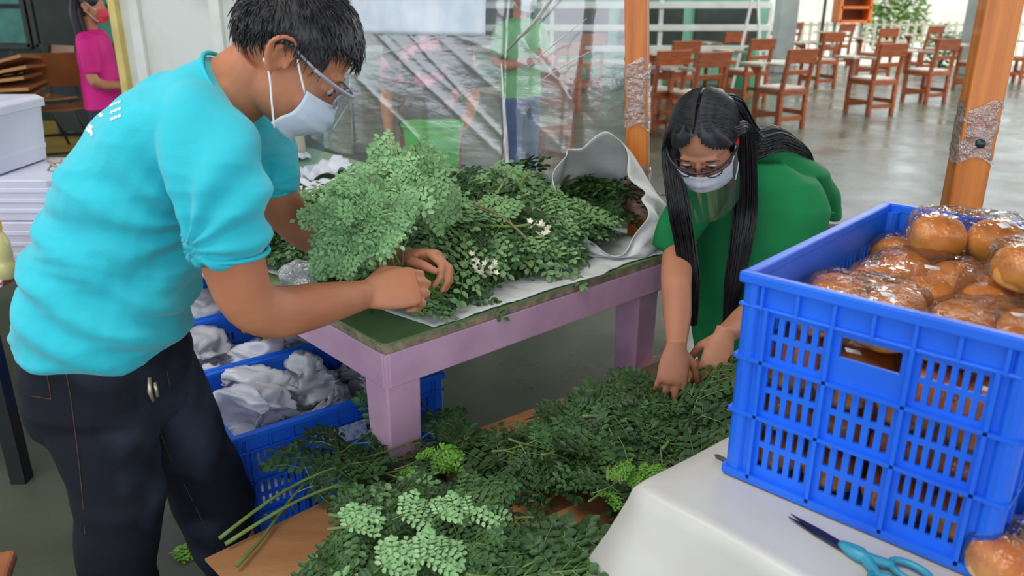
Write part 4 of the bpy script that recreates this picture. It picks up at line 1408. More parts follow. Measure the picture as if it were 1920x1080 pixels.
# ---- the bunch in the man's hands
grip = WD(742, 505, 1.74)
hb = [((735, 305, 1.95), 'D'), ((700, 320, 1.92), 'D'), ((672, 345, 1.86), 'D'), ((662, 380, 1.82), 'D'), ((690, 352, 1.80), 'D'), ((755, 315, 1.97), 'A'), ((715, 372, 1.80), 'D')]
for k, (q, key) in enumerate(hb):
    e = WD(*q)
    xd = (e-grip).normalized()
    ref = Vector((0.25, -0.95, 0.35))
    nn = (ref - xd*ref.dot(xd)).normalized()
    M = Matrix((xd, nn.cross(xd), nn)).transposed()
    Ls = (e-grip).length
    me, pts = STEMS[k % 4]
    branch(grip+Vector((0.004*k-0.01, 0.003*k, 0)), M, key, 'pale-leaved branch of the bunch held up in the hands of the man', 'moringa branches held by the man', rnd, nf=6, scale=max(0.4, Ls/pts[-1].x)*0.8, stem=STEMS[k % 4], start=4, flat=0.35)
# hanging sprays on the left side of that bunch
for k in range(17):
    px, py = rnd.uniform(655, 745), rnd.uniform(325, 410)
    e = WD(px, py, rnd.uniform(1.74, 1.84))
    tgt = WD(px-rnd.uniform(0, 50), py+rnd.uniform(25, 60), 1.72+rnd.uniform(-.03, .05))
    xd = (tgt-e).normalized()
    ref = Vector((0.1, -0.95, 0.45)); nn = (ref-xd*ref.dot(xd)).normalized()
    M = Matrix((xd, nn.cross(xd), nn)).transposed()
    branch(e-xd*0.02, M, 'E', 'pale drooping spray of the bunch held up by the man', 'drooping sprays of the held bunch', rnd, nf=5, scale=0.34, start=1, flat=0.25)

# ---- heap on the low bench
rnd = random.Random(33)
GAPS = [(815, 850, 46), (1010, 912, 72), (1095, 985, 58), (490, 1040, 60), (560, 1070, 50)]
def to_px(p):
    zc = p.y*cp + (H-p.z)*sp
    v = ((H-p.z)*cp - p.y*sp)/zc
    return 960+FPX*p.x/zc, 540+FPX*v
def bh(u, v):
    a = min(1, max(0, (u+0.02)/0.25))*min(1, max(0, (1.72-u)/0.2))
    c = max(0, 1-((v+0.28)/0.45)**2)
    return a*(0.03+0.075*c**0.7)*(1.0 + 0.35*math.exp(-((u-1.25)/0.3)**2))
POLY = [(455, 990), (540, 912), (645, 900), (745, 904), (800, 922), (850, 872), (960, 810), (1080, 725), (1200, 692), (1300, 725), (1420, 730), (1420, 900), (1230, 960), (1200, 1350), (520, 1350), (600, 1040), (590, 985), (520, 985)]
def inpoly(x, y):
    c = False
    n = len(POLY)
    for i in range(n):
        (x0, y0), (x1, y1) = POLY[i], POLY[(i+1) % n]
        if (y0 > y) != (y1 > y) and x < (x1-x0)*(y-y0)/(y1-y0)+x0: c = not c
    return c
for lay, cnt in ((0.1, 50), (0.5, 170), (0.95, 330), (0.6, -110), (1.0, -150), (0.7, 601), (1.0, 603)):
    for k in range(abs(cnt) if cnt < 600 else 55):
        u, v = rnd.uniform(0.9 if cnt > 600 else 0.05, 1.66 if cnt > 0 else 0.75), rnd.uniform(-0.80 if cnt < 600 else -0.3, 0.06)
        h = bh(u, v)
        p = BP(u, v, BZ+0.02+h*lay)
        px, py = to_px(p)
        rad = 1.0
        yaw = TA + rnd.gauss(0.05, 0.55) + (PI if rnd.random() < 0.18 else 0)
        scl = rnd.uniform(0.75, 1.0) if 0 < cnt < 600 else rnd.uniform(0.5, 0.7)
        for a, b_, r_ in GAPS:
            if (px-a)**2+((py-b_)*1.2)**2 < (r_*2.1)**2: scl = 0.6
        nn = Vector((rnd.uniform(-.25, .25), -0.15+rnd.uniform(-.25, .2), 1)).normalized()
        xd = Vector((math.cos(yaw), math.sin(yaw), rnd.uniform(-.12, .12))); xd = (xd-nn*xd.dot(nn)).normalized()
        M = Matrix((xd, nn.cross(xd), nn)).transposed()
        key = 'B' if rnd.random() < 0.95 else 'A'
        okp = True
        sd = nn.cross(xd)
        for f in (-0.17, 0.0, 0.12, 0.23):
            for w__ in (-0.075, 0.0, 0.075):
                qx, qy = to_px(p+xd*f*scl+sd*w__*scl*(1 if f > -0.1 else 0.3))
                if not inpoly(qx, qy) or any((qx-a)**2+((qy-b_)*1.2-0.0)**2 < -1 for a, b_, r_ in GAPS): okp = False
                if any(((qx-a)/r_)**2+((qy-b_)/(r_*0.62))**2 < 1 for a, b_, r_ in GAPS): okp = False
        if not okp: continue
        where = 'close to the hands of the woman' if u > 1.12 else ('near the table leg and bare stalks' if u < 0.5 else ('along the bottom edge of the photo' if v < -0.45 else 'in the middle before the dark floor'))
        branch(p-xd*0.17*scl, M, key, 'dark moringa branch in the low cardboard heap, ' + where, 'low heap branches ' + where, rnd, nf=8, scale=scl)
# long bare stalks poking out at the lower left
ends = [((408, 1002), (560, 925), 'longest pale stalk end pointing left from the lower heap, uppermost'),
        ((420, 1012), (600, 940), 'pale stalk end just below the uppermost one at the lower left'),
        ((430, 1050), (560, 930), 'pale stalk crossing down to the left over the cardboard corner'),
        ((545, 1079), (720, 950), 'pale stalk ending at the bottom edge over the cardboard'),
        ((575, 1085), (740, 985), 'second pale stalk ending at the bottom edge over the cardboard')]
for (a, c, lab) in ends:
    p0, p1 = WZ(a[0], a[1], BZ+0.02), WZ(c[0], c[1], BZ+0.03)
    xd = (p1-p0).normalized(); nn = Vector((0, 0, 1)); nn = (nn-xd*nn.dot(xd)).normalized()
    M = Matrix((xd, nn.cross(xd), nn)).transposed()
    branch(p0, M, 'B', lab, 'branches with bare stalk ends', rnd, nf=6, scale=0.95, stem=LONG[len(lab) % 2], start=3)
# pale underside sprays lying on top
for k, (a, c) in enumerate((((640, 1000), (690, 950)), ((735, 975), (805, 935)), ((810, 975), (865, 935)), ((865, 975), (915, 940)), ((700, 1075), (740, 1040)), ((770, 1060), (820, 1020)))):
    p0, p1 = WZ(a[0], a[1], BZ+0.155), WZ(c[0], c[1], BZ+0.165)
    xd = (p1-p0).normalized(); nn = Vector((0, -0.4, 1)); nn = (nn-xd*nn.dot(xd)).normalized()
    M = Matrix((xd, nn.cross(xd), nn)).transposed()
    o = bpy.data.objects.new('moringa_leaf', FR['D'][k % 4]); COL.objects.link(o)
    o.matrix_world = Matrix.Translation(p0) @ M.to_4x4() @ Matrix.Scale(0.55, 4)
    tag(o, 'single pale leaf spray turned underside up on the dark lower heap', 'leaf', 'pale leaf sprays on the lower heap')
# bright spots
for (px, py, lab) in ((740, 880, 'bright yellow-green sprig near the front table leg on the lower heap'), (1110, 925, 'bright yellow-green sprig beside the bare cardboard in the middle')):
    p = WZ(px, py, BZ+0.13)
    branch(p, rotm(0.4, 0.2, 0.3), 'C', lab, 'bright sprigs on the lower heap', rnd, nf=4, scale=0.28, flat=0.6)
# little white flowers in the table heap
FLW = mat('moringa_flower', (238, 234, 206), 0.5)
fl_b = MB(); 
for k in range(5):
    a = 2*PI*k/5
    d = Vector((math.cos(a), math.sin(a), 0.5)).normalized()
    leaflet(fl_b, Vector((0, 0, 0)), d, Vector((0, 0, 1)), 0.011, 0.007)
FLM = fl_b.mesh('flower', fix=False); FLM.materials.append(FLW)
for ci, (cx, cy, lab) in enumerate(((872, 498, 'cluster of tiny cream flowers beside the pinching hand'), (912, 508, 'cluster of tiny cream flowers in the middle front of the table heap'), (1010, 430, 'few cream flowers high on the right of the table heap'))):
    c0 = WD(cx, cy, 1.98)
    t = thing('flower_cluster', lab, 'flowers', c0, 0, 'cream flower clusters', local=True)
    for k in range(12):
        o = bpy.data.objects.new('flower', FLM); COL.objects.link(o); o.parent = t
        o.location = (rnd.uniform(-.03, .03), rnd.uniform(-.02, .02), rnd.uniform(-.025, .025))
        o.rotation_euler = (rnd.uniform(0.2, 1.2), rnd.uniform(-.6, .6), rnd.random()*6)
# scraps of leaf on the floor by the near shoe
p = WZ(318, 1046, 0.004)
o = bpy.data.objects.new('leaf_scrap', FR['C'][0]); COL.objects.link(o)
o.location = p; o.location.z = 0.02; o.scale = (0.45,)*3; o.rotation_euler = (0, 0, 0.4)
tag(o, 'yellow-green leaf scrap on the dark floor between the legs of the man', 'leaf')
print('BRANCHES', br_count)
# ================================================================== PEOPLE
SKIN_M = mat('skin_tan', (196, 132, 98), 0.5, (182, 114, 82), 7, 0.06, 120, spec=0.35, sss=0.12)
SKIN_W = mat('skin_warm', (196, 138, 108), 0.5, (180, 118, 90), 7, 0.06, 120, spec=0.35, sss=0.12)
HAIR = mat('black_hair', (22, 21, 24), 0.42, (38, 37, 42), 60, spec=0.5)
MASKM = mat('mask_white', (226, 232, 240), 0.7, (212, 220, 232), 12, 0.2, 60)
LOOPM = mat('mask_loop', (236, 236, 240), 0.6)
VISOR = film('visor_film', tint=(0.90, 0.92, 0.94), gloss=0.01, rough=0.08, bscale=3, bump=0.1, haze=0.02, fres=0.15)
FRAME = mat('visor_frame', (150, 152, 166), 0.3, spec=0.6)

def frame_from(fwd, uph):
    f = Vector(fwd).normalized()
    u = Vector(uph); u = (u-f*u.dot(f)).normalized()
    x = f.cross(u).normalized()      # person's right is +x when looking along f with u up
    return Matrix((x, f, u)).transposed()

def add_head(mb, c, M, k=1.0):
    def e(p, r, R_=None):
        mb.ell(c + M @ (Vector(p)*k), [q*k for q in r], M if R_ is None else M @ R_, nu=20, nv=14)
    e((0, -0.012, 0.035), (0.078, 0.098, 0.088))
    e((0, 0.022, -0.03), (0.066, 0.072, 0.082))
    e((0, 0.052, -0.075), (0.042, 0.042, 0.038))
    e((0, 0.072, -0.098), (0.024, 0.02, 0.018))
    e((0, 0.098, -0.028), (0.013, 0.020, 0.016))
    e((0, 0.090, -0.005), (0.009, 0.014, 0.030))
    e((0, 0.078, 0.026), (0.050, 0.014, 0.011))
    for s in (-1, 1):
        e((s*0.038, 0.062, -0.035), (0.026, 0.026, 0.026))
        e((s*0.032, 0.076, 0.004), (0.016, 0.013, 0.010))
        R_ = Matrix.Rotation(s*0.35, 3, 'Z')
        e((s*0.080, -0.014, -0.004), (0.006, 0.020, 0.030), R_)
        hel = [(0.080, 0.006, 0.006), (0.086, 0.003, 0.022), (0.092, -0.010, 0.033), (0.097, -0.026, 0.028), (0.099, -0.036, 0.010), (0.095, -0.031, -0.010), (0.088, -0.018, -0.027), (0.082, -0.006, -0.036)]
        mb.tube([c + M @ (Vector((s*a_, b_, z_))*k) for a_, b_, z_ in hel], [0.004*k, 0.0048*k, 0.005*k, 0.0052*k, 0.005*k, 0.005*k, 0.0058*k, 0.006*k], 8, sub=3)
        mb.tube([c + M @ (Vector((s*a_, b_, z_))*k) for a_, b_, z_ in ((0.088, -0.012, 0.018), (0.092, -0.024, 0.008), (0.088, -0.018, -0.012))], 0.0035*k, 8, sub=3)
        e((s*0.083, 0.004, -0.008), (0.005, 0.006, 0.009), R_)
def eyes(parent, c, M, k=1.0):
    for s in (-1, 1):
        b = MB(); b.ell(c+M @ Vector((s*0.032, 0.0815, 0.003))*k, (0.0125*k, 0.0085*k, 0.0075*k), M); eo = b.build('eye', mat('eye_white', (214, 206, 200), 0.3), parent, smooth=True)
        b = MB(); b.ell(c+M @ Vector((s*0.032, 0.0875, 0.0005))*k, (0.0058*k, 0.004*k, 0.0058*k), M); b.build('iris', mat('iris_dark', (34, 24, 20), 0.2), eo, smooth=True)
        b = MB(); b.tube([c+M @ Vector((s*(0.032+x), 0.094-abs(x)*0.35, 0.010-abs(x)*0.15))*k for x in (-0.014, -0.006, 0.006, 0.014)], [0.0012, 0.002, 0.002, 0.001], 6); b.build('eyelash', HAIR, parent, smooth=True)
        b = MB(); b.tube([c+M @ Vector((s*(0.034+x), 0.0935-abs(x)*0.45, 0.031-abs(x-0.004)*0.2))*k for x in (-0.02, -0.008, 0.008, 0.022)], [0.002, 0.0035, 0.003, 0.001], 6, flat=0.6); b.build('eyebrow', HAIR, parent, smooth=True)
def mask(parent, c, M, k=1.0):
    b = MB()
    def fn(s, t):
        a = (s-0.5)*2*1.15
        top, bot = -0.018+0.006*math.cos(a*1.3), -0.118+0.014*abs(a)
        z = top + (bot-top)*t
        prof = 0.100+0.016*math.sin(PI*min(1, t*1.25+0.05)) - 0.030*max(0, t-0.55)**1.2*2
        side = 0.086-0.012*t
        x = math.sin(a)*side
        y = 0.018+math.cos(a)*(prof-0.012)
        y += 0.0035*abs(((t*4) % 1)-0.5)*2*max(0, math.cos(a*1.4))
        return c + M @ (Vector((x, y, z))*k)
    b.grid(fn, 34, 30)
    mo = b.build('face_mask', MASKM, parent, smooth=True, solid=0.0025)
    for s in (-1, 1):
        b = MB()
        a = 1.15
        for (z0, z1) in ((-0.022, 0.026), (-0.103, -0.038)):
            st_ = Vector((s*math.sin(a)*0.084, 0.018+math.cos(a)*0.088, z0))
            b.tube([c+M @ (q*k) for q in (st_, Vector((s*0.0835, 0.024, (z0+z1)/2)), Vector((s*0.0875, -0.006, z1)), Vector((s*0.087, -0.03, z1-0.01 if z1 > 0 else z1+0.015)))], 0.0020, 6, sub=4)
        b.build('ear_loop', LOOPM, parent, smooth=True)
    return mo
def visor(parent, c, M, k=1.0, frame=FRAME, drop=0.165, fwd_=0.03):
    b = MB()
    def fn(s, t):
        a = (s-0.5)*2*1.25
        z = 0.022-drop*t
        return c + M @ (Vector((math.sin(a)*0.096, 0.012+math.cos(a)*(0.112+fwd_*t), z))*k)
    b.grid(fn, 30, 14)
    b.build('face_shield', VISOR, parent, smooth=True)
    b = MB()
    pts = [c+M @ (Vector((math.sin(a)*0.094, 0.012+math.cos(a)*0.110, 0.020))*k) for a in [-1.3+2.6*i/16 for i in range(17)]]
    b.tube(pts, 0.0035*k, 6)
    for s in (-1, 1):
        b.tube([c+M @ (Vector(q)*k) for q in ((s*0.0905, 0.041, 0.020), (s*0.089, 0.0, 0.024), (s*0.086, -0.02, 0.024), (s*0.083, -0.042, 0.004))], 0.0028*k, 6, sub=3)
        # lens rim
        b.tube([c+M @ (Vector((s*(0.034+0.027*math.cos(t)), 0.112-0.012*abs(math.cos(t)), 0.004+0.017*math.sin(t)))*k) for t in [2*PI*i/14 for i in range(15)]], 0.0018*k, 6)
    b.build('shield_frame', frame, parent, smooth=True)

def add_hand(mb, wrist, d, n, thumb, curl, spread=0.10, k=1.0, thumb_bend=0.5, thumb_out=0.75):
    """palm + five bent fingers. d: finger direction, n: back of the hand, thumb: +-1 side along w = d x n"""
    d = Vector(d).normalized(); n = Vector(n); n = (n-d*n.dot(d)).normalized()
    w_ = d.cross(n).normalized()
    W = Vector(wrist)
    rings = []
    for (s, hw, ht) in ((-0.02, 0.026, 0.019), (0.0, 0.027, 0.018), (0.03, 0.036, 0.017), (0.06, 0.041, 0.015), (0.085, 0.040, 0.013), (0.097, 0.036, 0.009)):
        rings.append([W + d*s*k + w_*math.cos(t)*hw*k + n*math.sin(t)*ht*k for t in [2*PI*j/14 for j in range(14)]])
    mb.loft(rings)
    for i in range(4):      # index .. little
        f = (1.5-i)/1.5     # +1 index, -1 little
        base = W + (d*(0.082-0.006*abs(f-0.3)) + w_*thumb*f*0.029)*k
        ln = (0.044, 0.048, 0.045, 0.035)[i]*k
        ang = 0.0
        p = base; pts = [base - d*0.012*k, base]
        dd = (d + w_*thumb*f*spread).normalized()
        ax = w_
        c_ = curl[i] if isinstance(curl[0], (tuple, list)) else curl
        for j, (a, l) in enumerate(zip(c_, (ln, ln*0.62, ln*0.52))):
            ang += a
            v = (dd*math.cos(ang) - n*math.sin(ang))
            p = p + v*l
            pts.append(p)
        rr = (0.0095, 0.0098, 0.0094, 0.0082)[i]*k
        mb.tube(pts, [rr*1.05, rr*1.05, rr, rr*0.9, rr*0.68], 10)
        mb.ell(pts[-1], (rr*0.68,)*3, nu=8, nv=6)
    b0 = W + (d*0.018 + w_*thumb*0.020 - n*0.006)*k
    t1 = (d*0.62 + w_*thumb*thumb_out - n*0.35).normalized()
    t2 = (d*(0.62+thumb_bend) + w_*thumb*(thumb_out-thumb_bend*0.9) - n*0.45).normalized()
    t3 = (d*(0.62+thumb_bend) + w_*thumb*(thumb_out-thumb_bend*1.4) - n*0.5).normalized()
    q = [b0, b0+t1*0.042*k, b0+t1*0.042*k+t2*0.032*k, b0+t1*0.042*k+t2*0.032*k+t3*0.026*k]
    mb.tube(q, [0.015*k, 0.0125*k, 0.0112*k, 0.0085*k], 10)
    mb.ell(q[-1], (0.0085*k,)*3, nu=8, nv=6)

def ring_sil(Lp, Rp, y, w_, n=28, ex=2.3, dy=0.0, tilt=0.0):
    """cross-section ring between two silhouette pixels at forward distance y, half depth w_"""
    L_, R_ = WD(Lp[0], Lp[1], y+dy), WD(Rp[0], Rp[1], y-dy)
    c = (L_+R_)/2; a = (R_-L_)/2
    bv = Vector((0, 1, tilt)).normalized()*w_
    bv = bv - a.normalized()*bv.dot(a.normalized())*0.5
    out = []
    for j in range(n):
        t = 2*PI*j/n
        ct, st_ = math.cos(t), math.sin(t)
        out.append(c + a*math.copysign(abs(ct)**(2/ex), ct) + bv*math.copysign(abs(st_)**(2/ex), st_))
    return out

def short_hair(parent, c, M, k, seed, n=2600):
    r = random.Random(seed)
    def inside(p):
        x, y, z = p
        if y > 0.045: return z > 0.066+ (y-0.045)*0.1
        if y > 0.012: return z > 0.028
        t = min(1, max(0, (y+0.060)/0.045))
        return z > (-0.028+0.5*max(0, abs(x)-0.03))*(1-t)+0.030*t
    def scalp(th, ph, g):
        return Vector((math.sin(th)*math.cos(ph)*(0.078+g), -0.012+math.sin(th)*math.sin(ph)*(0.098+g), 0.035+math.cos(th)*(0.088+g)))
    b = MB()
    nu, nv = 64, 40
    ids = {}
    for i in range(nv+1):
        for j in range(nu):
            th, ph = PI*0.995*i/nv+0.004, 2*PI*j/nu
            p = scalp(th, ph, 0.0)
            g = 0.016 + 0.004*noise.noise(p*45) + 0.002*noise.noise(p*160)
            edge = 1.0
            ids[(i, j)] = len(b.v)
            q = scalp(th, ph, g if inside(p) else -0.01)
            b.v.append(tuple(c+M @ (q*k)))
    for i in range(nv):
        for j in range(nu):
            ks = [(i, j), (i, (j+1) % nu), (i+1, (j+1) % nu), (i+1, j)]
            pc_ = scalp(PI*0.995*(i+.5)/nv, 2*PI*(j+.5)/nu, 0)
            if inside(pc_):
                b.f.append(tuple(ids[q] for q in ks)); b.mi.append(0)
    cnt = 0
    while cnt < n:
        th, ph = math.acos(r.uniform(-0.6, 1)), r.uniform(0, 2*PI)
        p = scalp(th, ph, 0)
        if not inside(p): continue
        cnt += 1
        nr_ = (p-Vector((0, -0.012, 0.035))).normalized()
        comb = Vector((p.x*3, 0.9 if p.z > 0.06 else 0.25, -0.6 if p.z < 0.1 else -0.15))
        comb = (comb-nr_*comb.dot(nr_)).normalized()
        comb = (comb + Vector((r.uniform(-.25, .25), r.uniform(-.25, .25), r.uniform(-.25, .25)))).normalized()
        p0 = scalp(th, ph, 0.008)
        l = r.uniform(0.018, 0.034)
        p1 = p0+nr_*0.0085+comb*l*0.5
        p2 = p1+comb*l*0.55-nr_*0.003
        b.tube([c+M @ (q*k) for q in (p0, p1, p2)], [0.0016, 0.0014, 0.0004], 3, caps=False)
    b.build('hair', HAIR, parent, smooth=True, fix=False)

# ------------------------------------------------------------------ MAN
def build_man():
    base = WD(260, 1080, 1.55); base.z = 0
    man = thing('person', 'man in turquoise t-shirt and dark jeans leaning over the table with a leaf bunch', 'person', base)
    hc = WD(548, 108, 1.56)
    M = frame_from((0.70, 0.10, -0.68), (0.72, 0.12, 0.68))
    k = 1.06
    b = MB()
    add_head(b, hc, M, k)
    # neck and torso core
    nb = WD(405, 200, 1.58)
    b.tube([hc+M @ Vector((0, -0.030, -0.03))*k, hc.lerp(nb, 0.55), nb, WD(330, 260, 1.58)], [0.058, 0.058, 0.066, 0.09], 18, sub=3)
    b.loft([ring_sil((150, 290), (400, 340), 1.57, 0.14), ring_sil((110, 450), (360, 480), 1.53, 0.14), ring_sil((70, 600), (330, 600), 1.5, 0.14), ring_sil((80, 760), (330, 760), 1.5, 0.13)])
    b.tube([WD(505, 105, 1.57), WD(440, 152, 1.58), WD(402, 192, 1.58)], [0.052, 0.056, 0.062], 18, sub=3)
    # near (right) arm
    sh, el, wr = WD(405, 270, 1.42), WD(468, 566, 1.38), WD(684, 552, 1.60)
    b.tube([sh, WD(428, 420, 1.37), WD(440, 500, 1.365), el, WD(520, 585, 1.43), WD(590, 573, 1.50), wr], [0.062, 0.058, 0.055, 0.051, 0.052, 0.047, 0.030], 18, sub=4)
    add_hand(b, wr, Vector((0.80, 0.30, 0.05)), Vector((-0.15, -0.78, 0.60)), -1, (0.62, 1.35, 0.95), 0.03, 1.2, 0.8, 0.6)
    # far (left) arm
    sh2, el2, wr2 = WD(470, 240, 1.78), WD(560, 425, 1.86), WD(752, 482, 1.82)
    b.tube([sh2, WD(505, 340, 1.82), el2, WD(640, 458, 1.85), wr2], [0.056, 0.052, 0.047, 0.042, 0.027], 18, sub=4)
    add_hand(b, wr2, Vector((0.90, -0.20, 0.10)), Vector((0.25, 0.45, 0.86)), 1, ((0.75, 0.95, 0.5), (0.7, 0.9, 0.5), (0.65, 0.85, 0.5), (0.6, 0.8, 0.4)), 0.06, 1.05, 0.45, 0.55)
    # leg cores
    b.tube([WD(200, 720, 1.45), WD(215, 900, 1.42), WD(223, 1060, 1.42), Vector((-0.87, 1.46, 0.10))], [0.09, 0.075, 0.06, 0.045], 14, sub=3)
    b.tube([WD(290, 740, 1.62), WD(385, 900, 1.67), WD(440, 1040, 1.69), Vector((-0.70, 1.72, 0.08))], [0.09, 0.075, 0.06, 0.045], 14, sub=3)
    body = fuse(b, 'body', SKIN_M, man, 0.0042, 3)
    eyes(man, hc, M, k)
    mask(man, hc, M, k)
    visor(man, hc, M, k)
    short_hair(man, hc, M, k, 5)
    # t-shirt
    s = MB()
    R_ = [((62, 616), (340, 640), 1.50, 0.18, 0.0), ((56, 572), (358, 588), 1.50, 0.19, 0.0), ((78, 472), (380, 515), 1.52, 0.195, 0.0), ((116, 380), (396, 436), 1.54, 0.20, 0.0),
          ((160, 290), (418, 366), 1.56, 0.205, 0.0), ((215, 200), (448, 300), 1.58, 0.205, 0.0), ((292, 145), (468, 246), 1.58, 0.19, 0.0), ((350, 112), (474, 226), 1.58, 0.125, 0.0), ((390, 98), (472, 214), 1.58, 0.085, 0.0)]
    s.loft([ring_sil(a, c_, y, w_, ex=2.25) for a, c_, y, w_, _ in R_])
    s.tube([WD(330, 210, 1.56), WD(385, 262, 1.45), WD(412, 340, 1.385), WD(426, 420, 1.365), WD(431, 474, 1.365)], [0.09, 0.088, 0.082, 0.071, 0.0665], 22, sub=4)
    s.tube([WD(430, 200, 1.66), WD(478, 240, 1.78), WD(500, 300, 1.82), WD(508, 350, 1.83)], [0.075, 0.078, 0.070, 0.060], 20, sub=4)
    axis0, axis1 = WD(200, 640, 1.5), WD(420, 160, 1.58)
    ad = (axis1-axis0).normalized()
    armp = WD(400, 430, 1.42)
    def wr_(p, nn):
        h = (p-axis0).dot(ad)
        # drag folds radiating from the armpit and stacked folds near the waist
        q = p-armp
        a = math.atan2(q.z, q.x)
        dist = q.length
        f1 = 0.011*min(1, dist/0.1)*max(0, 1-dist/0.42)*math.sin(a*11+dist*9+1.5*nz(p, 6))
        f2 = 0.009*max(0, 1-abs(h-0.10)/0.2)*math.sin(h*75+p.x*16+3.0*nz(p, 5))
        f3 = 0.006*nz(p, 11, 3)+0.014*nz(p, 4.0, 9)
        b3 = ad.cross(Vector((0, 1, 0)))
        rd = 1-abs(noise.noise(Vector((p.y*5, h*22+p.dot(b3)*9, p.dot(b3)*4))))*2.4
        f4 = 0.0075*max(0, rd)*max(0.25, min(1, 1.3-abs(h-0.12)*2.6))
        return f1+f2+f3+f4
    shirt = fuse(s, 'tshirt', mat('turquoise_cotton', (50, 190, 206), 0.8, (44, 180, 197), 5, 0.12, 160, spec=0.2, sheen=0.2), man, 0.0055, 5, wr_)
    # collar band
    c_ = ring_sil((388, 99), (474, 216), 1.575, 0.088, n=30, ex=2.0)
    cb_ = MB(); cb_.tube(c_+[c_[0]], 0.0045, 8, caps=False); cb_.build('collar', mat('turquoise_rib', (46, 190, 206), 0.85), shirt, smooth=True)
    # sleeve hems
    for (pp, rr, q0) in (((430, 471, 1.365), 0.0675, (426, 425, 1.365)), ((508, 348, 1.83), 0.0605, (503, 310, 1.82))):
        c1, c2 = WD(*pp), WD(*q0)
        ax = (c1-c2).normalized()
        e1 = ax.orthogonal().normalized(); e2 = ax.cross(e1)
        hb_ = MB(); hb_.tube([c1+(e1*math.cos(t)+e2*math.sin(t))*rr for t in [2*PI*i/24 for i in range(25)]], 0.0045, 6, caps=False)
        hb_.build('sleeve_hem', MATS['turquoise_rib'], shirt, smooth=True)
    # printed marks on the upper back
    bv = BVHTree.FromPolygons([v.co + ORG[man.name] for v in shirt.data.vertices], [p.vertices[:] for p in shirt.data.polygons])
    def hit(px, py):
        d_ = (WD(px, py, 1.0)-Vector((0, 0, H))).normalized()
        r_ = bv.ray_cast(Vector((0, 0, H)), d_)
        return r_[0], r_[1]
    pm = MB()
    marks = []
    for row in range(4):
        x0 = 222-row*2
        for kx in range(3):
            marks.append((208+kx*7, 186+row*13+kx*0-3*kx, 208+kx*7+5, 186+row*13-3*kx-2))
    marks += [(168, 236, 174, 240), (164, 242, 170, 247), (171, 244, 174, 254), (188, 214, 192, 219), (184, 206, 190, 209)]
    for (x0, y0, x1, y1) in marks:
        A, nA = hit(x0, y0); B, nB = hit(x1, y1)
        if A is None or B is None: continue
        d_ = (B-A)
        if d_.length > 0.08 or d_.length < 0.001: continue
        pm.bar(A+nA*0.0012, B+nB*0.0012, 0.006, 0.0014, up=nA)
    if pm.v: pm.build('back_print', mat('print_white', (236, 242, 244), 0.6), shirt)
    # jeans
    j = MB()
    j.loft([ring_sil((66, 600), (332, 615), 1.50, 0.155), ring_sil((60, 650), (346, 660), 1.50, 0.162), ring_sil((66, 715), (350, 730), 1.51, 0.175), ring_sil((80, 775), (330, 775), 1.51, 0.15)])
    j.loft([ring_sil((58, 735), (292, 735), 1.45, 0.10), ring_sil((98, 805), (294, 800), 1.435, 0.098), ring_sil((136, 880), (292, 880), 1.42, 0.088), ring_sil((146, 940), (306, 935), 1.41, 0.085),
            ring_sil((146, 1000), (298, 1000), 1.41, 0.08), ring_sil((158, 1080), (288, 1080), 1.42, 0.075),
            [Vector((-0.86+0.075*math.cos(t), 1.44+0.08*math.sin(t), 0.22)) for t in [2*PI*i/28 for i in range(28)]],
            [Vector((-0.87+0.072*math.cos(t), 1.46+0.085*math.sin(t), 0.05)) for t in [2*PI*i/28 for i in range(28)]]])
    j.loft([ring_sil((180, 700), (352, 660), 1.60, 0.10), ring_sil((215, 760), (385, 735), 1.62, 0.10), ring_sil((262, 830), (420, 825), 1.65, 0.095), ring_sil((312, 900), (452, 890), 1.67, 0.088),
            ring_sil((335, 950), (472, 940), 1.68, 0.082), ring_sil((360, 1010), (474, 1000), 1.69, 0.078), ring_sil((398, 1080), (505, 1080), 1.70, 0.075),
            [Vector((-0.70+0.072*math.cos(t), 1.72+0.085*math.sin(t), 0.05)) for t in [2*PI*i/28 for i in range(28)]]])
    def jw(p, nn):
        return 0.006*nz(p, 7, 2)+0.004*math.sin(p.z*60+p.x*25+4*nz(p, 5))*max(0, nz(p, 4, 8)+0.3)
    jeans = fuse(j, 'jeans', mat('dark_denim', (23, 26, 36), 0.75, (74, 86, 108), 3.6, 0.2, 300, spec=0.2, detail=3, contrast=(0.5, 0.85)), man, 0.0065, 4, jw)
    bvj = BVHTree.FromPolygons([v.co + ORG[man.name] for v in jeans.data.vertices], [p.vertices[:] for p in jeans.data.polygons])
    def hitj(px, py):
        d_ = (WD(px, py, 1.0)-Vector((0, 0, H))).normalized()
        r_ = bvj.ray_cast(Vector((0, 0, H)), d_)
        return (r_[0]+r_[1]*0.001) if r_[0] is not None else None
    sm = MB()
    for path in ([(42, 678), (84, 682)], [(84, 682), (92, 720), (96, 748)], [(60, 742), (96, 748)], [(122, 690), (132, 740), (140, 800), (152, 900), (160, 1000)], [(296, 800), (320, 860), (352, 920), (384, 985), (412, 1040)], [(312, 695), (318, 725)]):
        P = [hitj(*q) for q in path]
        P = [q for q in P if q is not None]
        if len(P) > 1: sm.tube(P, 0.0007, 5, sub=6 if len(P) > 2 else 0)
    if sm.v: sm.build('stitching', mat('copper_thread', (104, 68, 50), 0.7), jeans)
    # key ring clip at the belt
    kp = hitj(282, 712)
    if kp is not None:
        kb = MB()
        kb.tube([kp+Vector((0.002, -0.008, 0.01)), kp+Vector((0.0, -0.012, -0.02)), kp+Vector((0.004, -0.012, -0.04))], [0.004, 0.005, 0.003], 8)
        kb.tube([kp+Vector((0.012, -0.01, 0.0)), kp+Vector((0.014, -0.012, -0.03))], 0.0035, 6)
        kb.build('key_clip', mat('brass_keys', (178, 166, 140), 0.3, metal=0.7), man, smooth=True)
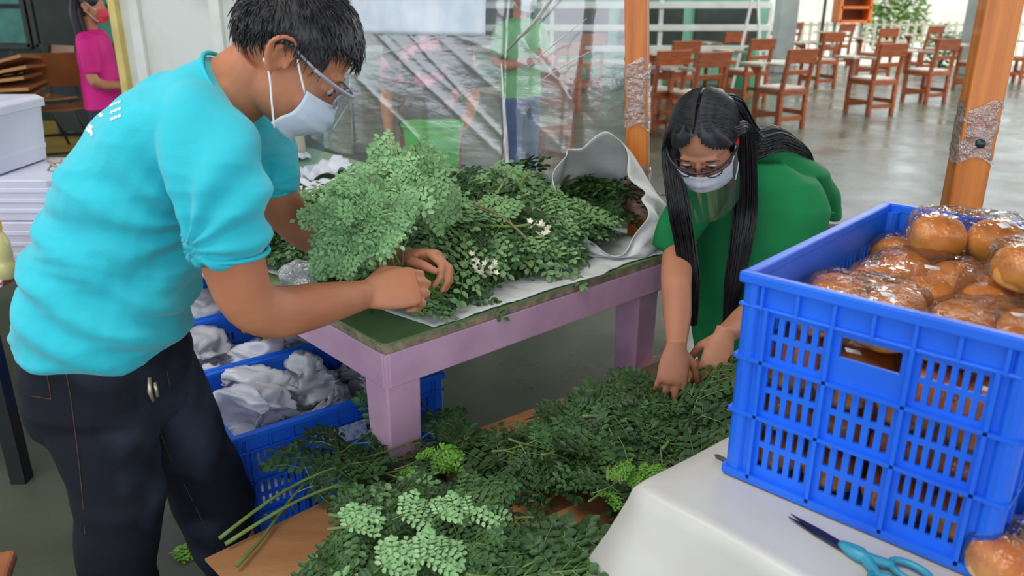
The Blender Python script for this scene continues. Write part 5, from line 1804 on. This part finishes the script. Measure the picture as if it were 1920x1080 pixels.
    # shoes
    for (x, y, a) in ((-0.84, 1.46, -0.1), (-0.67, 1.73, 0.1)):
        sh_ = MB()
        Rz = Matrix.Rotation(a, 3, 'Z')
        rings = []
        for (t_, hw, hh, zc_) in ((-0.09, 0.028, 0.03, 0.04), (-0.05, 0.038, 0.045, 0.05), (0.03, 0.04, 0.045, 0.05), (0.10, 0.045, 0.032, 0.036), (0.16, 0.04, 0.024, 0.028), (0.19, 0.02, 0.015, 0.02)):
            rings.append([Vector((x, y, zc_))+Rz @ Vector((t_, math.cos(q)*hw, max(-zc_+0.002, math.sin(q)*hh))) for q in [2*PI*i/14 for i in range(14)]])
        sh_.loft(rings); sh_.build('shoe', mat('black_shoe', (28, 28, 30), 0.4), man, smooth=True)
    return man
build_man()

# ------------------------------------------------------------------ WOMAN
def lock(b, pts, rad, n, r, th=0.0011, core=None):
    """a lock of long hair: n strands following a guide path"""
    P, Rr = smooth_path([Vector(p) for p in pts], list(rad), 6)
    frames = []
    ref = Vector((0.3, -0.9, 0.1))
    for i, p in enumerate(P):
        d = (P[min(len(P)-1, i+1)]-P[max(0, i-1)]).normalized()
        s = d.cross(ref); s.normalize(); u = s.cross(d)
        frames.append((s, u))
    for k in range(n):
        a, q = r.uniform(0, 2*PI), math.sqrt(r.uniform(0.1, 1))
        ph, am = r.uniform(0, 6), r.uniform(0, 0.004)
        stop = len(P)-int(r.random()**2*len(P)*0.25)
        line = []
        for i in range(stop):
            s, u = frames[i]
            rr = Rr[i]
            ra, rb = rr if isinstance(rr, tuple) else (rr, rr)
            line.append(P[i]+s*math.cos(a)*q*ra+u*math.sin(a)*q*rb+s*am*math.sin(i*0.35+ph))
        b.tube(line, [th*1.3]*(len(line)-1)+[th*0.3], 3, caps=False)
    if core:
        b.tube(P, [((x[0]*core, x[1]*core) if isinstance(x, tuple) else x*core) for x in Rr], 12, up=ref)

def build_woman():
    base = WD(1520, 700, 2.6); base.z = 0
    wm = thing('person', 'woman with long black hair in green shirt bending over the lower leaf heap', 'person', base)
    hc = WD(1322, 262, 2.12)
    M = frame_from((-0.26, -0.66, -0.70), (-0.30, -0.55, 0.78))
    k = 1.0
    b = MB()
    add_head(b, hc, M, k)
    nb = WD(1400, 335, 2.32)
    b.tube([hc+M @ Vector((0, -0.03, -0.05)), hc.lerp(nb, 0.55)+Vector((0, 0, -0.01)), nb, WD(1440, 370, 2.42)], [0.05, 0.048, 0.055, 0.08], 16, sub=3)
    b.loft([ring_sil((1330, 350), (1500, 370), 2.36, 0.10), ring_sil((1370, 440), (1530, 440), 2.5, 0.11), ring_sil((1440, 500), (1590, 500), 2.66, 0.12)])
    # her right arm (photo left)
    sh, el, wr = WD(1300, 385, 2.24), WD(1268, 520, 2.05), WD(1268, 650, 1.83)
    b.tube([sh, WD(1276, 450, 2.2), el, WD(1270, 590, 1.94), wr], [0.05, 0.045, 0.042, 0.037, 0.024], 16, sub=4)
    add_hand(b, wr, Vector((-0.10, -0.25, -0.93)), Vector((-0.15, -0.93, 0.30)), -1, ((0.25, 0.35, 0.25), (0.2, 0.3, 0.2), (0.25, 0.35, 0.2), (0.3, 0.4, 0.3)), 0.22, 0.98, 0.3, 0.7)
    # her left arm (photo right)
    sh, el, wr = WD(1480, 400, 2.34), WD(1425, 570, 2.10), WD(1358, 628, 1.88)
    b.tube([sh, WD(1455, 490, 2.28), el, WD(1392, 602, 1.99), wr], [0.05, 0.045, 0.042, 0.036, 0.024], 16, sub=4)
    add_hand(b, wr, Vector((-0.30, -0.35, -0.85)), Vector((-0.10, -0.90, 0.45)), 1, ((0.4, 0.5, 0.3), (0.4, 0.5, 0.3), (0.4, 0.5, 0.3), (0.45, 0.5, 0.3)), 0.12, 0.98, 0.3, 0.6)
    for (x, y) in ((0.92, 2.72), (1.16, 2.66)):
        b.tube([Vector((x, y, 0.74)), Vector((x-0.02, y-0.03, 0.45)), Vector((x, y, 0.10))], [0.08, 0.06, 0.04], 14, sub=3)
    fuse(b, 'body', SKIN_W, wm, 0.0042, 3)
    eyes(wm, hc, M, k); mask(wm, hc, M, k)
    visor(wm, hc, M, k, mat('glasses_dark', (40, 34, 40), 0.3), 0.175, 0.04)
    gb_ = MB(); gb_.bar(hc+M @ Vector((0.088, 0.03, 0.022)), hc+M @ Vector((0.087, -0.012, 0.024)), 0.008, 0.006)
    gb_.bar(hc+M @ Vector((-0.088, 0.03, 0.022)), hc+M @ Vector((-0.087, -0.012, 0.024)), 0.008, 0.006)
    gb_.build('red_temple', mat('red_temple', (214, 40, 52), 0.4), wm)
    # green shirt: back, hanging front and wide sleeves
    s = MB()
    s.loft([ring_sil((1345, 300), (1470, 300), 2.34, 0.07), ring_sil((1305, 325), (1530, 335), 2.36, 0.13), ring_sil((1288, 365), (1552, 385), 2.36, 0.15), ring_sil((1290, 430), (1535, 450), 2.34, 0.15),
            ring_sil((1292, 500), (1500, 520), 2.32, 0.14), ring_sil((1294, 570), (1460, 580), 2.31, 0.13), ring_sil((1296, 625), (1425, 640), 2.30, 0.12), ring_sil((1300, 665), (1395, 680), 2.30, 0.10)])
    # lower back to the hips
    s.loft([ring_sil((1380, 262), (1480, 272), 2.46, 0.10), ring_sil((1370, 300), (1545, 320), 2.5, 0.14), ring_sil((1400, 345), (1562, 358), 2.60, 0.14), ring_sil((1420, 392), (1568, 402), 2.68, 0.13)])
    s.tube([WD(1320, 350, 2.28), WD(1290, 400, 2.22), WD(1266, 440, 2.2), WD(1258, 468, 2.19)], [0.075, 0.068, 0.062, 0.060], 18, sub=3)
    s.tube([WD(1470, 340, 2.36), WD(1480, 400, 2.32), WD(1470, 480, 2.28), WD(1458, 530, 2.26)], [0.08, 0.08, 0.082, 0.080], 18, sub=3)
    def sw(p, nn):
        return 0.007*math.sin(p.x*42+2.5*nz(p, 4))*max(0.0, min(1, (1.12-p.z)*3)) + 0.014*nz(p, 5, 4)+0.006*nz(p, 13, 7)
    shirt = fuse(s, 'shirt', mat('green_cotton', (22, 130, 74), 0.75, (18, 112, 62), 4, 0.1, 160, spec=0.25), wm, 0.0055, 4, sw)
    # sleeve flare opening on the far side
    fb_ = MB()
    q = [WD(1500, 380, 2.40), WD(1568, 400, 2.43), WD(1520, 425, 2.41), WD(1485, 475, 2.38), WD(1450, 470, 2.36)]
    fb_.add(q+[p_+Vector((0.0, 0.012, 0.0)) for p_ in q], [(0, 1, 2, 3, 4), (9, 8, 7, 6, 5)]+[(i, (i+1) % 5, (i+1) % 5+5, i+5) for i in range(5)])
    fb_.build('shirt_tail', MATS['green_cotton'], shirt, bevel=0.003)
    # jeans
    j = MB()
    j.loft([ring_sil((1480, 430), (1590, 440), 2.74, 0.13), ring_sil((1470, 490), (1610, 500), 2.72, 0.15), ring_sil((1480, 560), (1620, 560), 2.70, 0.14)])
    for (x, y) in ((0.92, 2.72), (1.16, 2.66)):
        j.tube([Vector((x, y, 0.80)), Vector((x-0.02, y-0.03, 0.45)), Vector((x, y, 0.06))], [0.11, 0.085, 0.065], 18, sub=4)
    j.tube([WD(1545, 425, 2.50), WD(1520, 450, 2.48), WD(1500, 500, 2.5)], [0.03, 0.05, 0.06], 14, sub=3)
    fuse(j, 'jeans', mat('navy_denim', (36, 46, 72), 0.75, (50, 62, 92), 5, 0.2, 200), wm, 0.008, 4)
    for (x, y) in ((0.92, 2.70), (1.16, 2.64)):
        sh_ = MB(); sh_.loft([[Vector((x, y, 0))+Vector((math.cos(q_)*hw, t_, max(0.002, zc_+math.sin(q_)*hh))) for q_ in [2*PI*i/12 for i in range(12)]] for (t_, hw, hh, zc_) in ((0.08, 0.028, 0.03, 0.035), (0.0, 0.036, 0.038, 0.04), (-0.1, 0.04, 0.028, 0.03), (-0.16, 0.02, 0.014, 0.016))])
        sh_.build('shoe', MATS.get('black_shoe'), wm, smooth=True)
    # hair: scalp shell, then long locks
    r = random.Random(9)
    hb_ = MB()
    def scalp(th, ph, g):
        return Vector((math.sin(th)*math.cos(ph)*(0.078+g), -0.012+math.sin(th)*math.sin(ph)*(0.098+g), 0.035+math.cos(th)*(0.088+g)))
    nu, nv = 64, 40
    def inside(p):
        x, y, z = p
        if y > 0.02: return z > 0.100-abs(x)*1.0
        return z > -0.06
    ids = {}
    for i in range(nv+1):
        for jx in range(nu):
            th, ph = PI*0.99*i/nv+0.006, 2*PI*jx/nu
            p = scalp(th, ph, 0.012-0.008*math.exp(-(scalp(th, ph, 0).x/0.006)**2)+0.0016*math.sin(ph*50+th*4))
            ids[(i, jx)] = len(hb_.v)
            hb_.v.append(tuple(hc+M @ p))
    for i in range(nv):
        for jx in range(nu):
            if inside(scalp(PI*0.99*(i+.5)/nv, 2*PI*(jx+.5)/nu, 0)):
                hb_.f.append((ids[(i, jx)], ids[(i, (jx+1) % nu)], ids[(i+1, (jx+1) % nu)], ids[(i+1, jx)])); hb_.mi.append(0)
    # strands combed from the parting to each side
    for k_ in range(900):
        y0 = r.uniform(-0.09, 0.062)
        sd_ = r.choice((-1, 1))
        line = []
        end = r.uniform(1.2, 1.9)
        for q in range(7):
            a = 0.05+end*q/6
            yy = y0-0.03*q/6*(1 if y0 > 0 else 0.3)
            rr = math.sqrt(max(0.05, 1-((yy+0.012)/0.105)**2))
            line.append(hc+M @ Vector((sd_*math.sin(a)*0.0925*rr, yy, 0.035+math.cos(a)*0.103*rr)))
        hb_.tube(line, [0.0009]*6+[0.0004], 3, caps=False)
    H0 = lambda x, y, z: hc+M @ Vector((x, y, z))
    # photo-left lock: hangs from her right temple down over the chest
    lock(hb_, [H0(0.045, 0.02, 0.100), H0(0.078, 0.030, 0.06), H0(0.088, 0.030, -0.01), WD(1272, 380, 2.07), WD(1284, 450, 2.08), WD(1296, 530, 2.08), WD(1300, 610, 2.09)], [(0.002, 0.003), (0.008, 0.014), (0.024, 0.020), (0.030, 0.022), (0.030, 0.02), (0.026, 0.016), (0.010, 0.008)], 330, r, core=0.7)
    # photo-right lock
    lock(hb_, [H0(-0.045, 0.01, 0.100), H0(-0.080, 0.012, 0.06), H0(-0.094, -0.02, -0.01), WD(1398, 380, 2.18), WD(1390, 450, 2.16), WD(1376, 530, 2.15), WD(1362, 630, 2.14)], [(0.002, 0.003), (0.008, 0.014), (0.028, 0.024), (0.036, 0.026), (0.034, 0.024), (0.026, 0.018), (0.010, 0.008)], 380, r, core=0.7)
    # back hair spread over the shoulder
    lock(hb_, [H0(-0.03, -0.08, 0.03), H0(-0.05, -0.10, -0.02), WD(1405, 268, 2.30), WD(1450, 262, 2.38), WD(1500, 282, 2.46), WD(1522, 305, 2.48)], [(0.03, 0.02), (0.05, 0.03), (0.05, 0.04), (0.04, 0.05), (0.02, 0.03), (0.006, 0.008)], 380, r, core=0.75)
    hb_.build('hair', HAIR, wm, smooth=True, fix=False)
    return wm
build_woman()

# ------------------------------------------------------------------ BACKGROUND PEOPLE
def bg_person(label, x, y, z0, hgt, facing, shirt, pants, skin, arms, hair=None, short=None, name='person'):
    """standing figure; arms = list of joint paths (local, before facing)"""
    t = thing('person', label, 'person', (x, y, z0), facing, local=True)
    s = hgt/1.65
    V = lambda a, b_, c: Vector((a, b_, c))*s
    b = MB()
    M = Matrix.Identity(3)
    add_head(b, V(0, 0.02, 1.53), M, s)
    b.tube([V(0, 0, 1.46), V(0, -0.01, 1.36), V(0, 0, 1.28)], [0.05*s, 0.052*s, 0.09*s], 14)
    b.loft([[V(math.cos(q)*a, math.sin(q)*d_, zz) for q in [2*PI*i/20 for i in range(20)]] for (zz, a, d_) in ((1.36, 0.10, 0.07), (1.30, 0.165, 0.09), (1.1, 0.15, 0.10), (0.95, 0.14, 0.10), (0.82, 0.15, 0.10))])
    for sx in (-1, 1):
        b.tube([V(sx*0.085, 0, 0.85), V(sx*0.09, 0.01, 0.48), V(sx*0.09, 0, 0.08), V(sx*0.09, 0.10, 0.03)], [0.085*s, 0.055*s, 0.038*s, 0.03*s], 12, sub=3)
    for path in arms:
        P = [V(*q) for q in path]
        b.tube(P, [0.05*s, 0.042*s, 0.028*s], 12, sub=3)
        d_ = (P[2]-P[1]).normalized()
        add_hand(b, P[2], d_, Vector((math.copysign(1, P[2].x), 0.2, 0)), 1 if P[2].x < 0 else -1, (0.5, 0.6, 0.4), 0.08, s)
    fuse(b, 'body', skin, t, 0.008, 3)
    mask(t, V(0, 0.02, 1.53), M, s)
    sh = MB()
    sh.loft([[V(math.cos(q)*a, math.sin(q)*d_, zz) for q in [2*PI*i/24 for i in range(24)]] for (zz, a, d_) in ((1.375, 0.085, 0.07), (1.34, 0.165, 0.10), (1.25, 0.20, 0.12), (1.05, 0.185, 0.125), (0.9, 0.19, 0.13), (0.80, 0.195, 0.135))])
    for path in arms:
        P = [V(*q) for q in path]
        sh.tube([P[0].lerp(Vector((0, 0, P[0].z)), 0.3), P[0], P[0].lerp(P[1], 0.8)], [0.075*s, 0.074*s, 0.062*s], 14, sub=3)
    fuse(sh, 'shirt', shirt, t, 0.009, 4, lambda p, n__: 0.006*nz(p, 8, 2))
    pt_ = MB()
    pt_.loft([[V(math.cos(q)*a, math.sin(q)*d_, zz) for q in [2*PI*i/20 for i in range(20)]] for (zz, a, d_) in ((0.92, 0.165, 0.11), (0.80, 0.185, 0.125), (0.72, 0.17, 0.12))])
    for sx in (-1, 1):
        pt_.tube([V(sx*0.09, 0, 0.80), V(sx*0.095, 0.01, 0.46), V(sx*0.095, 0, 0.10)] if not short else [V(sx*0.09, 0, 0.80), V(sx*0.095, 0.01, 0.6), V(sx*0.095, 0, 0.45)], [0.10*s, 0.078*s, 0.062*s] if not short else [0.105*s, 0.1*s, 0.1*s], 14, sub=3)
    fuse(pt_, 'trousers', pants, t, 0.009, 3)
    r = random.Random(int(abs(x)*100))
    hb_ = MB()
    c0 = V(0, 0.02, 1.53)
    hb_.ell(c0+V(0, -0.022, 0.045), (0.09*s, 0.105*s, 0.088*s), nu=24, nv=16)
    if hair == 'long':
        for sx in (-1, 0, 1):
            lock(hb_, [c0+V(sx*0.05, -0.08, 0.06), c0+V(sx*0.09, -0.085, -0.05), c0+V(sx*0.11, -0.07, -0.2), c0+V(sx*0.11, -0.10, -0.36)], [0.04*s, 0.05*s, 0.045*s, 0.015*s], 60, r, th=0.002, core=0.8)
    hb_.build('hair', HAIR, t, smooth=True, fix=False)
    for sx in (-1, 1):
        sh_ = MB(); sh_.ell(V(sx*0.09, 0.06, 0.035), (0.045*s, 0.12*s, 0.034*s)); sh_.build('shoe', MATS['black_shoe'], t, smooth=True)
    return t
PINKS = mat('magenta_cotton', (226, 34, 142), 0.7, (206, 26, 126), 5)
p = WD(186, 140, 6.0)
hip = [(-0.19, 0, 1.28), (-0.24, 0.02, 1.02), (-0.12, 0.22, 0.98)]
pw = bg_person('woman in bright pink t-shirt and dark trousers near the stacked chairs', p.x, 6.0, 0.0, 1.60, -1.35, PINKS, mat('charcoal_trousers', (52, 54, 66), 0.8), SKIN_W,
          [hip, [(0.19, 0, 1.28), (0.24, 0.02, 1.02), (0.12, 0.22, 0.98)]], 'long')
for ch_ in pw.children:
    if ch_.name.startswith('face_mask'):
        ch_.data.materials.clear(); ch_.data.materials.append(mat('mask_red', (226, 70, 84), 0.6))
p = WD(805, 150, 4.7)
SHP = mat('black_print_tshirt', (46, 46, 52), 0.75, (206, 130, 150), 7.0, contrast=(0.52, 0.6), detail=3)
bg_person('person in dark printed t-shirt holding a green basket behind the plastic', p.x, 4.7, 0.0, 1.62, PI+0.1, SHP, mat('maroon_trousers', (150, 36, 52), 0.75), SKIN_M,
          [[(-0.19, 0, 1.28), (-0.25, 0.04, 1.02), (-0.17, 0.19, 0.86)], [(0.19, 0, 1.28), (0.25, 0.02, 1.02), (0.23, 0.10, 0.80)]])
p = WD(975, 100, 6.4)
bg_person('person in light green shirt and blue jeans standing farther behind the plastic', p.x, 6.4, 0.0, 1.68, PI+0.8, mat('sage_tshirt', (120, 186, 124), 0.7, (104, 170, 110), 5), mat('mid_denim', (78, 100, 150), 0.75, (60, 80, 128), 5), SKIN_W,
          [[(-0.19, 0, 1.28), (-0.26, 0.02, 1.06), (-0.06, 0.20, 1.10)], [(0.19, 0, 1.28), (0.26, 0.02, 1.06), (0.06, 0.22, 1.08)]])
# green basket in that person's hands
GRN = mat('green_plastic', (70, 206, 78), 0.4, (56, 186, 66), 5)
c = WD(812, 282, 4.42)
bk = thing('green_basket', 'bright green plastic basket held behind the plastic sheet', 'basket', (c.x, c.y, c.z-0.14), 0.05, local=True)
b = MB()
def bring(k, z, n=36): return [Vector((math.copysign(abs(math.cos(t))**0.5, math.cos(t))*0.16*k, math.copysign(abs(math.sin(t))**0.5, math.sin(t))*0.12*k, z)) for t in [2*PI*i/n for i in range(n)]]
b.loft([bring(0.80, 0.0), bring(0.82, 0.01), bring(1.0, 0.29), bring(0.97, 0.29), bring(0.79, 0.02), bring(0.4, 0.015)], caps=True); b.build('body', GRN, bk)
b = MB(); P = bring(1.02, 0.285); b.tube(P+[P[0]], 0.009, 6, caps=False); b.build('rim', GRN, bk, smooth=True)
for z in (0.09, 0.17):
    b = MB(); P = bring(0.82+0.18*z/0.29+0.01, z); b.tube(P+[P[0]], 0.004, 6, caps=False); b.build('band', GRN, bk, smooth=True)
